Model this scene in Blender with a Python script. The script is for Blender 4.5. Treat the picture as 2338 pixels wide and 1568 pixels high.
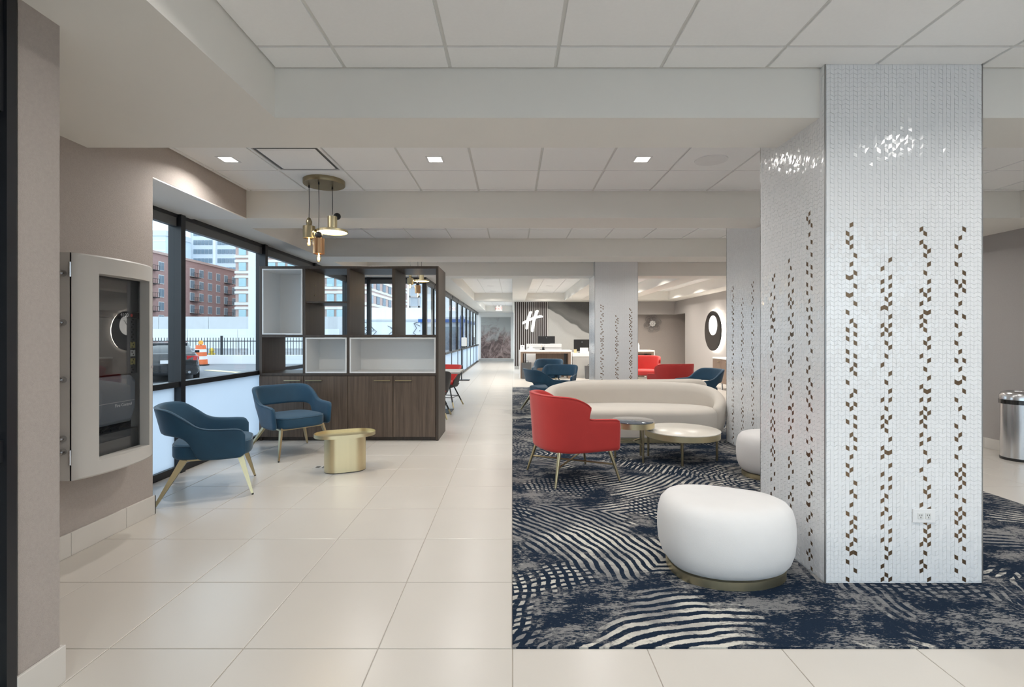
import bpy, bmesh, math, random
from mathutils import Vector, Matrix
S = bpy.context.scene
for o in list(bpy.data.objects): bpy.data.objects.remove(o)
C = S.collection
PI = math.pi

# ------------------------------------------------------------------ camera
cam_d = bpy.data.cameras.new('camera'); cam = bpy.data.objects.new('camera', cam_d); C.objects.link(cam)
cam.location = (0, 0, 1.42); cam.rotation_euler = (PI/2, 0, 0)
cam_d.sensor_fit = 'HORIZONTAL'; cam_d.sensor_width = 36.0; cam_d.lens = 36*1140/2338
cam_d.shift_x = -1/2338; cam_d.shift_y = -18/2338
cam_d.clip_start = 0.02; cam_d.clip_end = 1000
S.camera = cam

# ------------------------------------------------------------------ sky, exposure
W = bpy.data.worlds.new('overcast_sky'); S.world = W; W.use_nodes = True
wn = W.node_tree.nodes; wl = W.node_tree.links; wn.clear()
wo = wn.new('ShaderNodeOutputWorld'); wb = wn.new('ShaderNodeBackground')
wb.inputs['Strength'].default_value = 2.75
wt = wn.new('ShaderNodeTexCoord'); wz = wn.new('ShaderNodeTexNoise'); wz.inputs['Scale'].default_value = 2.0
wz.inputs['Detail'].default_value = 5
wr = wn.new('ShaderNodeValToRGB')
wr.color_ramp.elements[0].position = .35; wr.color_ramp.elements[0].color = (.62, .74, .86, 1)
wr.color_ramp.elements[1].position = .65; wr.color_ramp.elements[1].color = (.80, .88, .95, 1)
wl.new(wt.outputs['Generated'], wz.inputs['Vector']); wl.new(wz.outputs['Fac'], wr.inputs['Fac'])
wl.new(wr.outputs['Color'], wb.inputs['Color']); wl.new(wb.outputs[0], wo.inputs[0])
S.view_settings.view_transform = 'Standard'; S.view_settings.look = 'None'
S.view_settings.gamma = 1.0; S.view_settings.use_curve_mapping = False
S.view_settings.exposure = 0.08
S.cycles.use_denoising = True
S.cycles.max_bounces = 10; S.cycles.diffuse_bounces = 6; S.cycles.glossy_bounces = 4
S.cycles.transparent_max_bounces = 16; S.cycles.transmission_bounces = 4
S.cycles.caustics_reflective = False; S.cycles.caustics_refractive = False
S.cycles.sample_clamp_indirect = 6.0
DOWNLIGHT_W = 12.0        # radiant watts of one recessed downlight

# ------------------------------------------------------------------ materials
MATS = {}
def _new(name):
    m = bpy.data.materials.new(name); m.use_nodes = True
    nt = m.node_tree; b = nt.nodes['Principled BSDF']
    MATS[name] = m
    return m, nt, b
def node(nt, t, **kw):
    n = nt.nodes.new(t)
    for k, v in kw.items():
        if k.startswith('i_'):
            key = k[2:]
            n.inputs[int(key) if key.isdigit() else key.replace('_', ' ')].default_value = v
        else: setattr(n, k, v)
    return n
def mth(nt, op, a, b=None, clamp=False):
    n = nt.nodes.new('ShaderNodeMath'); n.operation = op; n.use_clamp = clamp
    for i, x in enumerate((a, b)):
        if x is None: continue
        if isinstance(x, (int, float)): n.inputs[i].default_value = x
        else: nt.links.new(x, n.inputs[i])
    return n.outputs[0]
def mixc(nt, f, a, b):
    n = nt.nodes.new('ShaderNodeMix'); n.data_type = 'RGBA'
    for key, x in ((0, f), (6, a), (7, b)):
        if isinstance(x, (int, float)): n.inputs[key].default_value = x
        elif isinstance(x, tuple): n.inputs[key].default_value = (*x, 1) if len(x) == 3 else x
        else: nt.links.new(x, n.inputs[key])
    return n.outputs[2]
def pm(name, col, rough=.5, metal=0., var=.06, scale=8., bump=0., bscale=120., sheen=0., stretch=None, coat=0., spec=.5):
    """plain procedural material: base colour broken up by noise, optional fine relief"""
    m, nt, b = _new(name)
    tc = node(nt, 'ShaderNodeTexCoord'); mp = node(nt, 'ShaderNodeMapping')
    if stretch: mp.inputs['Scale'].default_value = stretch
    nt.links.new(tc.outputs['Object'], mp.inputs['Vector'])
    nz = node(nt, 'ShaderNodeTexNoise', i_Scale=scale, i_Detail=4.0)
    nt.links.new(mp.outputs[0], nz.inputs['Vector'])
    lo = tuple(max(0, c*(1-var)) for c in col); hi = tuple(min(1, c*(1+var)) for c in col)
    nt.links.new(mixc(nt, nz.outputs['Fac'], lo, hi), b.inputs['Base Color'])
    b.inputs['Roughness'].default_value = rough; b.inputs['Metallic'].default_value = metal
    b.inputs['Specular IOR Level'].default_value = spec
    if sheen:
        b.inputs['Sheen Weight'].default_value = sheen; b.inputs['Sheen Roughness'].default_value = .4
    if coat: b.inputs['Coat Weight'].default_value = coat; b.inputs['Coat Roughness'].default_value = .08
    if bump:
        n2 = node(nt, 'ShaderNodeTexNoise', i_Scale=bscale, i_Detail=3.0)
        nt.links.new(mp.outputs[0], n2.inputs['Vector'])
        bp = node(nt, 'ShaderNodeBump', i_Strength=bump, i_Distance=.004)
        nt.links.new(n2.outputs['Fac'], bp.inputs['Height']); nt.links.new(bp.outputs[0], b.inputs['Normal'])
    return m
def emit(name, col, strength):
    m, nt, b = _new(name)
    b.inputs['Base Color'].default_value = (*col, 1)
    b.inputs['Emission Color'].default_value = (*col, 1); b.inputs['Emission Strength'].default_value = strength
    return m
def glass(name, tint=(1, 1, 1), base=.04, rough=.0):
    m, nt, b = _new(name); nt.nodes.remove(b)
    out = nt.nodes['Material Output']
    tr = node(nt, 'ShaderNodeBsdfTransparent', i_Color=(*tint, 1)); gl = node(nt, 'ShaderNodeBsdfGlossy', i_Roughness=rough)
    lw = node(nt, 'ShaderNodeLayerWeight'); mx = node(nt, 'ShaderNodeMixShader')
    f = mth(nt, 'ADD', mth(nt, 'MULTIPLY', mth(nt, 'POWER', lw.outputs['Facing'], 5.0), .5), base*.5, True)
    nt.links.new(f, mx.inputs[0]); nt.links.new(tr.outputs[0], mx.inputs[1]); nt.links.new(gl.outputs[0], mx.inputs[2])
    nt.links.new(mx.outputs[0], out.inputs['Surface'])
    return m
def wood(name, dark, light, rough=.45, gs=(30, 30, 1.2)):
    m, nt, b = _new(name)
    tc = node(nt, 'ShaderNodeTexCoord'); mp = node(nt, 'ShaderNodeMapping'); mp.inputs['Scale'].default_value = gs
    nt.links.new(tc.outputs['Object'], mp.inputs['Vector'])
    n1 = node(nt, 'ShaderNodeTexNoise', i_Scale=1.0, i_Detail=8.0, i_Roughness=.65, i_Distortion=.6)
    nt.links.new(mp.outputs[0], n1.inputs['Vector'])
    r = node(nt, 'ShaderNodeValToRGB'); r.color_ramp.elements[0].position = .3; r.color_ramp.elements[1].position = .72
    r.color_ramp.elements[0].color = (*dark, 1); r.color_ramp.elements[1].color = (*light, 1)
    nt.links.new(n1.outputs['Fac'], r.inputs[0]); nt.links.new(r.outputs[0], b.inputs['Base Color'])
    b.inputs['Roughness'].default_value = rough
    bp = node(nt, 'ShaderNodeBump', i_Strength=.15, i_Distance=.002)
    nt.links.new(n1.outputs['Fac'], bp.inputs['Height']); nt.links.new(bp.outputs[0], b.inputs['Normal'])
    return m

pm('paint_white', (.85, .85, .835), .6, var=.02, scale=3)
pm('beam_paint', (.82, .80, .755), .65, var=.02, scale=3)
pm('ceiling_tile', (.90, .90, .895), .8, var=.02, scale=60, bump=.15, bscale=400)
pm('tbar', (.70, .70, .68), .5, var=.02)
pm('wallpaper', (.40, .355, .325), .75, var=.10, scale=90, bump=.6, bscale=260, stretch=(1, 1, 1))
pm('wallpaper_grey', (.37, .345, .33), .7, var=.05, scale=60, bump=.3, bscale=260)
pm('floor_tile', (.575, .54, .495), .28, var=.035, scale=2.5, bump=.03, bscale=60)
pm('grout', (.42, .38, .33), .8)
pm('base_tile', (.62, .59, .55), .4, var=.04, scale=6)
pm('black_frame', (.012, .013, .016), .35, var=.2, scale=10)
pm('frame_grey', (.12, .125, .13), .45)
pm('mosaic_white', (.83, .84, .85), .12, var=.03, scale=40, coat=.4)
pm('mosaic_grout', (.74, .75, .76), .7)
pm('mosaic_bronze', (.20, .13, .075), .3, metal=.7, var=.35, scale=60)
pm('metal_edge', (.35, .34, .33), .35, metal=.8)
pm('blue_velvet', (.009, .053, .102), .7, var=.32, scale=6, sheen=.2, bump=.12, bscale=300)
pm('blue_piping', (.012, .055, .10), .7, sheen=.4)
pm('red_fabric', (.52, .035, .03), .75, var=.06, scale=10, sheen=.25, bump=.15, bscale=500)
pm('cream_fabric', (.60, .55, .49), .8, var=.05, scale=5, sheen=.3, bump=.15, bscale=350)
pm('white_fabric', (.76, .745, .735), .85, var=.04, scale=7, sheen=.25, bump=.2, bscale=350)
pm('brass', (.68, .59, .38), .36, metal=1., var=.05, scale=30, stretch=(1, 1, .02))
pm('brass_leg', (.52, .44, .27), .32, metal=1., var=.08)
pm('antique_brass', (.33, .28, .18), .35, metal=1., var=.12)
pm('copper', (.55, .33, .18), .28, metal=1., var=.1)
pm('black_plastic', (.012, .012, .013), .35)
pm('black_gloss', (.008, .008, .009), .12, coat=.5)
pm('dark_metal', (.05, .05, .055), .4, metal=.6)
pm('steel', (.62, .62, .63), .22, metal=1., var=.05, stretch=(40, 40, 1))
pm('cream_stone', (.80, .755, .68), .25, var=.03, scale=9)
pm('white_solid', (.83, .83, .83), .35, var=.01)
pm('insert_white', (.74, .745, .745), .45, var=.01)
pm('panel_grey', (.56, .545, .52), .45, var=.02)
pm('charcoal', (.085, .088, .092), .45, var=.1)
pm('charcoal_dark', (.02, .02, .022), .4)
pm('grey_module', (.15, .175, .21), .45, var=.05)
pm('yellow_label', (.45, .40, .16), .6); pm('red_label', (.5, .06, .05), .5)
pm('tan_paper', (.62, .50, .28), .7)
pm('concrete', (.60, .62, .64), .85, var=.08, scale=1.5); pm('concrete_light', (.80, .83, .86), .85, var=.06, scale=1.2)
pm('asphalt', (.22, .23, .25), .9, var=.12, scale=2)
pm('lane_paint', (.72, .66, .42), .8)
pm('brick_red', (.42, .265, .245), .9, var=.15, scale=2.0)
pm('brick_pink', (.55, .40, .36), .9, var=.1, scale=1.5)
pm('cream_band', (.82, .80, .76), .85); pm('grey_facade', (.66, .70, .75), .85, var=.05, scale=.3)
pm('glass_facade', (.66, .75, .82), .35, var=.1, scale=.2)
pm('window_dark', (.20, .26, .32), .12, var=.4, scale=.35); pm('window_teal', (.42, .62, .68), .12, var=.35, scale=.3)
pm('window_frame_white', (.7, .7, .7), .6)
pm('car_paint', (.012, .013, .016), .15, metal=.3, coat=.8); pm('car_glass', (.02, .025, .03), .05)
pm('tail_red', (.45, .02, .02), .2); pm('rubber', (.015, .015, .015), .8); pm('plate_white', (.7, .7, .72), .5)
pm('drum_orange', (.80, .17, .05), .6); pm('reflective_white', (.8, .8, .82), .4); pm('amber', (.8, .42, .05), .4)
pm('hydrant_yellow', (.75, .52, .06), .5)
pm('pole_white', (.78, .82, .88), .4, var=.02); pm('iron_black', (.02, .022, .026), .6)
pm('blue_fascia', (.03, .12, .42), .5); pm('red_post', (.45, .05, .07), .5); pm('stone_grey', (.42, .42, .41), .4, var=.12, scale=4)
pm('shell_grey', (.055, .052, .052), .6, var=.05, bump=.1); pm('ivory', (.72, .72, .70), .5)
pm('wire_silver', (.30, .28, .27), .4, metal=.7); pm('flower_white', (.70, .68, .66), .5)
pm('smoked_top', (.10, .12, .15), .06, coat=.6); pm('light_trim', (.8, .8, .8), .4)
wood('walnut_case', (.042, .030, .023), (.075, .055, .042)); wood('walnut_door', (.060, .042, .031), (.150, .107, .078))
wood('walnut_desk', (.17, .115, .085), (.25, .18, .135), gs=(14, 14, .8)); wood('slat_wood', (.020, .012, .010), (.035, .020, .016))
emit('lamp_lens', (1, .96, .88), 14.0); emit('lamp_lens_round', (1, .93, .80), 9.0)
emit('bulb_glow', (1, .72, .36), 22.0); emit('disc_glow', (1, .84, .48), 5.0)
emit('logo_glow', (1, 1, .95), 1.2); emit('halo_glow', (1, .95, .84), 55.0); emit('clock_face', (1, .98, .94), 2.0)
emit('exit_face', (1, .93, .88), .55); emit('exit_red', (.85, .06, .03), .35)
glass('window_glass', (.93, .97, .98)); glass('cabinet_glass', (.86, .87, .88), .10, .0); glass('bulb_glass', (1, .9, .75), .05)
glass('desk_glass', (.85, .88, .9), .05)

def frosted():
    m, nt, b = _new('frosted_film'); nt.nodes.remove(b)
    tl = node(nt, 'ShaderNodeBsdfTranslucent', i_Color=(.74, .82, .89, 1)); df = node(nt, 'ShaderNodeBsdfDiffuse', i_Color=(.80, .86, .90, 1))
    mx = node(nt, 'ShaderNodeMixShader', i_0=.18)
    tc = node(nt, 'ShaderNodeTexCoord'); nz = node(nt, 'ShaderNodeTexNoise', i_Scale=40.0)
    nt.links.new(tc.outputs['Object'], nz.inputs['Vector'])
    nt.links.new(mixc(nt, nz.outputs['Fac'], (.80, .86, .90), (.84, .89, .92)), df.inputs['Color'])
    nt.links.new(tl.outputs[0], mx.inputs[1]); nt.links.new(df.outputs[0], mx.inputs[2])
    nt.links.new(mx.outputs[0], nt.nodes['Material Output'].inputs['Surface'])
frosted()

def carpet_mat():
    m, nt, b = _new('carpet'); L = nt.links.new
    tc = node(nt, 'ShaderNodeTexCoord')
    def noise(scale, detail=4., rough=.55, off=(0, 0, 0), st=(1, 1, 1)):
        mp = node(nt, 'ShaderNodeMapping'); mp.inputs['Location'].default_value = off; mp.inputs['Scale'].default_value = st
        L(tc.outputs['Object'], mp.inputs['Vector'])
        n = node(nt, 'ShaderNodeTexNoise', i_Scale=scale, i_Detail=detail, i_Roughness=rough); L(mp.outputs[0], n.inputs['Vector'])
        return n.outputs['Fac']
    def step(x, lo, hi):
        n = node(nt, 'ShaderNodeMapRange'); n.interpolation_type = 'SMOOTHSTEP'
        n.inputs[1].default_value = lo; n.inputs[2].default_value = hi; L(x, n.inputs[0]); return n.outputs[0]
    wig = noise(3.0, 2.)
    def rings(off, scale, period):
        mp = node(nt, 'ShaderNodeMapping'); mp.inputs['Location'].default_value = off
        L(tc.outputs['Object'], mp.inputs['Vector'])
        v = node(nt, 'ShaderNodeTexVoronoi', voronoi_dimensions='2D', i_Scale=scale); L(mp.outputs[0], v.inputs['Vector'])
        d = mth(nt, 'ADD', v.outputs['Distance'], mth(nt, 'MULTIPLY', wig, .035))
        return mth(nt, 'SINE', mth(nt, 'MULTIPLY', d, 2*PI/(period*scale)))
    a = rings((1.3, .45, 0), .36, .058); bb = rings((7.9, 3.3, 0), .29, .046)
    rag = mth(nt, 'MULTIPLY', mth(nt, 'SUBTRACT', noise(55., 3., .7), .5), 1.5)
    A = step(mth(nt, 'ADD', a, rag), -.15, .2); B = step(mth(nt, 'ADD', bb, rag), -.30, .05)
    mA = step(mth(nt, 'ADD', noise(.95, 2., .5, (3, 1, 0)), mth(nt, 'MULTIPLY', mth(nt, 'SUBTRACT', noise(14., 5., .75), .5), .26)), .52, .58); mB = step(mth(nt, 'ADD', noise(.85, 2., .5, (9, 5, 0)), mth(nt, 'MULTIPLY', mth(nt, 'SUBTRACT', noise(12., 5., .75, (4, 4, 0)), .5), .26)), .51, .57)
    blot = step(mth(nt, 'ADD', noise(2.2, 8., .72, (0, 0, 0), (1, 1.6, 1)), mth(nt, 'MULTIPLY', mth(nt, 'SUBTRACT', noise(90., 2., .6, (0, 0, 0), (.5, 1.6, 1)), .5), .45)), .49, .57)
    fine = noise(160., 3., .7)
    navy = mixc(nt, fine, (.004, .008, .018), (.016, .031, .058)); grey = mixc(nt, fine, (.13, .13, .135), (.30, .295, .29))
    cream = mixc(nt, fine, (.46, .44, .40), (.70, .67, .60))
    base = mixc(nt, blot, navy, grey)
    # first family of arcs: cream bands on navy, then the second family cuts it into a lattice
    c1 = mixc(nt, A, navy, mixc(nt, step(noise(1.6, 3., .6, (5, 5, 0)), .42, .6), grey, cream))
    col = mixc(nt, mA, base, c1)
    c2 = mixc(nt, B, navy, c1)
    col = mixc(nt, mB, col, c2)
    wear = step(noise(20., 6., .78, (2, 8, 0), (.6, 1.5, 1)), .54, .66)
    col = mixc(nt, mth(nt, 'MULTIPLY', wear, .75), col, base)
    L(col, b.inputs['Base Color']); b.inputs['Roughness'].default_value = .95; b.inputs['Specular IOR Level'].default_value = .1
    bp = node(nt, 'ShaderNodeBump', i_Strength=.5, i_Distance=.004); L(fine, bp.inputs['Height']); L(bp.outputs[0], b.inputs['Normal'])
carpet_mat()

def art_mat():
    m, nt, b = _new('abstract_print'); L = nt.links.new
    tc = node(nt, 'ShaderNodeTexCoord'); sp = node(nt, 'ShaderNodeSeparateXYZ'); L(tc.outputs['Generated'], sp.inputs[0])
    n1 = node(nt, 'ShaderNodeTexNoise', i_Scale=2.6, i_Detail=10.0, i_Roughness=.7, i_Distortion=1.2); L(tc.outputs['Generated'], n1.inputs['Vector'])
    n2 = node(nt, 'ShaderNodeTexNoise', i_Scale=5.0, i_Detail=9.0, i_Roughness=.75, i_Distortion=1.6); L(tc.outputs['Generated'], n2.inputs['Vector'])
    mask = mth(nt, 'ADD', mth(nt, 'MULTIPLY', mth(nt, 'SUBTRACT', .74, sp.outputs['Z']), 2.8), mth(nt, 'MULTIPLY', mth(nt, 'SUBTRACT', n1.outputs['Fac'], .42), 4.0), True)
    r = node(nt, 'ShaderNodeValToRGB'); e = r.color_ramp.elements
    e[0].position = .30; e[0].color = (.012, .010, .010, 1); e[1].position = .75; e[1].color = (.42, .34, .32, 1)
    k = e.new(.45); k.color = (.10, .065, .06, 1); k = e.new(.58); k.color = (.26, .19, .18, 1)
    L(n2.outputs['Fac'], r.inputs[0])
    L(mixc(nt, mask, (.36, .37, .36), r.outputs[0]), b.inputs['Base Color']); b.inputs['Roughness'].default_value = .5
art_mat()
def mural_mat():
    m, nt, b = _new('stone_mural'); L = nt.links.new
    tc = node(nt, 'ShaderNodeTexCoord'); sp = node(nt, 'ShaderNodeSeparateXYZ'); L(tc.outputs['Object'], sp.inputs[0])
    n1 = node(nt, 'ShaderNodeTexNoise', i_Scale=.8, i_Detail=3.0); L(tc.outputs['Object'], n1.inputs['Vector'])
    n2 = node(nt, 'ShaderNodeTexNoise', i_Scale=40.0, i_Detail=3.0, i_Roughness=.7); L(tc.outputs['Object'], n2.inputs['Vector'])
    # strata run down from the upper left to the lower right
    s = mth(nt, 'ADD', mth(nt, 'ADD', sp.outputs['Z'], mth(nt, 'MULTIPLY', sp.outputs['X'], .62)), mth(nt, 'MULTIPLY', n1.outputs['Fac'], .7))
    r = node(nt, 'ShaderNodeValToRGB'); e = r.color_ramp.elements
    mr = node(nt, 'ShaderNodeMapRange', i_1=.5, i_2=4.4); L(s, mr.inputs[0]); L(mr.outputs[0], r.inputs[0])
    e[0].position = 0; e[0].color = (.45, .45, .45, 1); e[1].position = 1; e[1].color = (.03, .03, .03, 1)
    for p, c in ((.30, .52), (.42, .38), (.45, .55), (.62, .58), (.66, .48), (.745, .56), (.755, .10), (.80, .17), (.88, .13), (.93, .03)):
        k = e.new(max(.02, p-.165)); k.color = (c, c, c*.97, 1)
    g = mixc(nt, mth(nt, 'MULTIPLY', n2.outputs['Fac'], .35), r.outputs[0], (.30, .30, .29))
    L(g, b.inputs['Base Color']); b.inputs['Roughness'].default_value = .45
mural_mat()

# ------------------------------------------------------------------ mesh helpers
class MB:
    """collects shapes and links them as ONE mesh object"""
    def __init__(s): s.v = []; s.f = []
    def add(s, vs, fs):
        k = len(s.v); s.v.extend(tuple(p) for p in vs); s.f.extend([tuple(i+k for i in f) for f in fs]); return s
    def box(s, x0, x1, y0, y1, z0, z1):
        return s.add([(x0,y0,z0),(x1,y0,z0),(x1,y1,z0),(x0,y1,z0),(x0,y0,z1),(x1,y0,z1),(x1,y1,z1),(x0,y1,z1)],
                     [(0,3,2,1),(4,5,6,7),(0,1,5,4),(1,2,6,5),(2,3,7,6),(3,0,4,7)])
    def loft(s, rings, closed=True, caps=True):
        n = len(rings[0]); k = len(s.v)
        for r in rings: s.v.extend(tuple(p) for p in r)
        for i in range(len(rings)-1):
            for j in range(n if closed else n-1):
                a = k+i*n+j; b = k+i*n+(j+1) % n
                s.f.append((a, b, b+n, a+n))
        if caps and closed:
            s.f.append(tuple(k+j for j in reversed(range(n)))); e = k+(len(rings)-1)*n
            s.f.append(tuple(e+j for j in range(n)))
        return s
    def prism(s, pts, z0, z1): return s.loft([[(x, y, z0) for x, y in pts], [(x, y, z1) for x, y in pts]])
    def prism_y(s, pts, y0, y1):   # outline given in (x, z), extruded along y
        return s.loft([[(x, y1, z) for x, z in pts], [(x, y0, z) for x, z in pts]])
    def cyl(s, p0, p1, r0, r1=None, n=16):
        r1 = r0 if r1 is None else r1
        p0 = Vector(p0); p1 = Vector(p1); d = (p1-p0).normalized()
        a = d.orthogonal().normalized(); b = d.cross(a)
        ring = lambda p, r: [p+a*(r*math.cos(2*PI*i/n))+b*(r*math.sin(2*PI*i/n)) for i in range(n)]
        return s.loft([ring(p0, r0), ring(p1, r1)])
    def lathe(s, prof, cx=0, cy=0, n=32):
        return s.loft([[(cx+max(r, 1e-4)*math.cos(2*PI*i/n), cy+max(r, 1e-4)*math.sin(2*PI*i/n), z) for i in range(n)] for r, z in prof])
    def ball(s, c, r, n=16, sz=1.0):
        return s.lathe([(r*math.cos(t), c[2]+r*sz*math.sin(t)) for t in [(-.5+i/10)*PI for i in range(11)]], c[0], c[1], n)
    def tube(s, pts, r, n=8):
        pts = [Vector(p) for p in pts]; rings = []; a = None
        for i, p in enumerate(pts):
            d = (pts[min(i+1, len(pts)-1)]-pts[max(i-1, 0)]).normalized()
            if a is None: a = d.orthogonal().normalized()
            else: a = (a-d*a.dot(d)).normalized()
            b = d.cross(a)
            rings.append([p+a*(r*math.cos(2*PI*k/n))+b*(r*math.sin(2*PI*k/n)) for k in range(n)])
        return s.loft(rings)
    def bar(s, p0, p1, w, h, w1=None, h1=None, side=None):
        """rectangular tapered bar; w across `side`, h across the other direction"""
        p0 = Vector(p0); p1 = Vector(p1); d = (p1-p0).normalized()
        a = Vector(side) if side else d.orthogonal(); a = (a-d*a.dot(d)).normalized(); b = d.cross(a)
        w1 = w if w1 is None else w1; h1 = h if h1 is None else h1
        ring = lambda p, w, h: [p+a*(sx*w/2)+b*(sy*h/2) for sx, sy in ((-1,-1),(1,-1),(1,1),(-1,1))]
        return s.loft([ring(p0, w, h), ring(p1, w1, h1)])
    def moved(s, M): s.v = [tuple(M @ Vector(p)) for p in s.v]; return s
    def build(s, name, mat, parent=None, smooth=None, bevel=0, seg=2, sub=0, loc=None):
        me = bpy.data.meshes.new(name); me.from_pydata(s.v, [], s.f); me.update()
        bm = bmesh.new(); bm.from_mesh(me); bmesh.ops.recalc_face_normals(bm, faces=bm.faces); bm.to_mesh(me); bm.free()
        me.materials.append(MATS[mat])
        if smooth is not None:
            me.polygons.foreach_set('use_smooth', [True]*len(me.polygons)); me.set_sharp_from_angle(angle=math.radians(smooth))
        o = bpy.data.objects.new(name, me); C.objects.link(o)
        if parent is not None: o.parent = parent
        if loc is not None: o.location = loc
        if bevel:
            b = o.modifiers.new('bevel', 'BEVEL'); b.width = bevel; b.segments = seg; b.limit_method = 'ANGLE'
        if sub:
            b = o.modifiers.new('sub', 'SUBSURF'); b.levels = sub; b.render_levels = sub
        return o
def tag(o, label, cat, group=None):
    o['label'] = label; o['category'] = cat
    if group: o['group'] = group
    return o
def thing(name, loc, rz=0, label=None, cat=None, group=None):
    o = bpy.data.objects.new(name, None); C.objects.link(o); o.empty_display_size = .1
    o.location = loc; o.rotation_euler = (0, 0, rz)
    if label: tag(o, label, cat, group)
    return o
def struct(o): o['kind'] = 'structure'; return o
def kids(o): return [c for c in bpy.data.objects if c.parent == o]
def copy_tree(o, loc=None, rz=None, label=None, parent=None):
    c = o.copy(); C.objects.link(c); c.parent = parent
    if loc is not None: c.location = loc
    if rz is not None: c.rotation_euler = (0, 0, rz)
    if label: c['label'] = label
    for k in kids(o): copy_tree(k, parent=c)
    return c
def inst(src, parent, loc, rot=None, name=None):
    """another copy of a piece that shares its mesh"""
    o = bpy.data.objects.new(name or src.name.split('.')[0], src.data if hasattr(src, 'data') else src); C.objects.link(o)
    o.parent = parent; o.location = loc
    if rot: o.rotation_euler = rot
    return o
def mesh_only(mb, name, mat):
    o = mb.build(name, mat); me = o.data; bpy.data.objects.remove(o); return me
def smooth01(x, a, b):
    t = min(1, max(0, (x-a)/(b-a))); return t*t*(3-2*t)
def offset_poly(pts, d):
    n = len(pts); out = []
    for i in range(n):
        p0 = Vector(pts[i-1]); p1 = Vector(pts[i]); p2 = Vector(pts[(i+1) % n])
        t = (p2-p0).normalized(); nr = Vector((t.y, -t.x)); q = p1-nr*d; out.append((q.x, q.y))
    return out
def cushion(pts, z0, z1, r, crown=0.0, rb=None):
    """soft-edged prism over a counter-clockwise outline"""
    rb = r if rb is None else rb
    L = []
    for k in range(5):
        t = k/4*PI/2; L.append((rb*(1-math.sin(t)), z0+rb*(1-math.cos(t))))
    for k in range(5):
        t = k/4*PI/2; L.append((r*(1-math.cos(t)), z1-r*(1-math.sin(t))))
    rings = [[(x, y, z) for x, y in offset_poly(pts, i)] for i, z in L]
    if crown:
        cx = sum(p[0] for p in pts)/len(pts); cy = sum(p[1] for p in pts)/len(pts)
        top = offset_poly(pts, r)
        for f, h in ((.8, .55), (.5, .9), (.2, 1.)):
            rings.append([(cx+(x-cx)*f, cy+(y-cy)*f, z1+crown*h) for x, y in top])
    m = MB(); m.loft(rings); return m
def superell(a, b, n, N=48, cx=0, cy=0):
    out = []
    for i in range(N):
        t = 2*PI*i/N; c, s_ = math.cos(t), math.sin(t)
        out.append((cx+a*math.copysign(abs(c)**(2/n), c), cy+b*math.copysign(abs(s_)**(2/n), s_)))
    return out
class Path2:
    def __init__(s, pts):
        s.p = [Vector(p) for p in pts]; s.c = [0]
        for i in range(1, len(pts)): s.c.append(s.c[-1]+(s.p[i]-s.p[i-1]).length)
    def at(s, u):                       # u in [-1, 1]
        d = (u+1)/2*s.c[-1]; d = min(max(d, 0), s.c[-1])
        i = 1
        while i < len(s.c)-1 and s.c[i] < d: i += 1
        t = (d-s.c[i-1])/max(1e-9, s.c[i]-s.c[i-1]); p = s.p[i-1].lerp(s.p[i], t)
        return p
    def frame(s, u):
        e = .02; a = s.at(max(-1, u-e)); b = s.at(min(1, u+e)); t = (b-a).normalized()
        return s.at(u), Vector((-t.y, t.x))
def curve1(ctrl, x):
    """Catmull-Rom style interpolation of rows (x, v1, v2, ...)"""
    n = len(ctrl)
    if x <= ctrl[0][0]: return ctrl[0][1:]
    if x >= ctrl[-1][0]: return ctrl[-1][1:]
    i = max(k for k in range(n-1) if ctrl[k][0] <= x)
    p0 = ctrl[max(i-1, 0)]; p1 = ctrl[i]; p2 = ctrl[i+1]; p3 = ctrl[min(i+2, n-1)]
    h = p2[0]-p1[0]; t = (x-p1[0])/h; out = []
    for k in range(1, len(p1)):
        m1 = (p2[k]-p0[k])/max(1e-6, p2[0]-p0[0])*h; m2 = (p3[k]-p1[k])/max(1e-6, p3[0]-p1[0])*h
        out.append((2*t**3-3*t**2+1)*p1[k]+(t**3-2*t**2+t)*m1+(-2*t**3+3*t**2)*p2[k]+(t**3-t**2)*m2)
    return out
def shell(path, top, bot, thick, N=64, lean=None, M=5):
    """upholstered wrap: top(s)/bot(s) give (u, z) of both edges, s in [-1, 1]"""
    rings = []
    for i in range(N+1):
        s_ = -1+2*i/N
        ut, zt = top(s_); ub, zb = bot(s_)
        e = (1-abs(s_))*N/2          # rings away from the end
        tf = .35 if e < .5 else (.8 if e < 1.5 else 1.0)
        th = (thick(s_) if callable(thick) else thick)*tf/2; r = min(th*1.2, (zt-zb)*.4)
        prof = [(zb, -th*.5), (zb, th*.5), (zb+r*.35, th*.9), (zb+r, th)]
        prof += [(zb+r+(zt-zb-2*r)*k/M, th) for k in range(1, M)]
        prof += [(zt-r, th), (zt-r*.35, th*.85), (zt, th*.4), (zt, -th*.4), (zt-r*.35, -th*.85), (zt-r, -th)]
        prof += [(zt-r-(zt-zb-2*r)*k/M, -th) for k in range(1, M)]
        prof += [(zb+r, -th), (zb+r*.35, -th*.9)]
        ring = []
        for z, off in prof:
            v = (z-zb)/max(1e-6, zt-zb); u = ub+(ut-ub)*v
            p, nr = path.frame(u)
            q = p+nr*(off+(lean(u, z) if lean else 0))
            ring.append((q.x, q.y, z))
        rings.append(ring)
    m = MB(); m.loft(rings); return m
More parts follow.
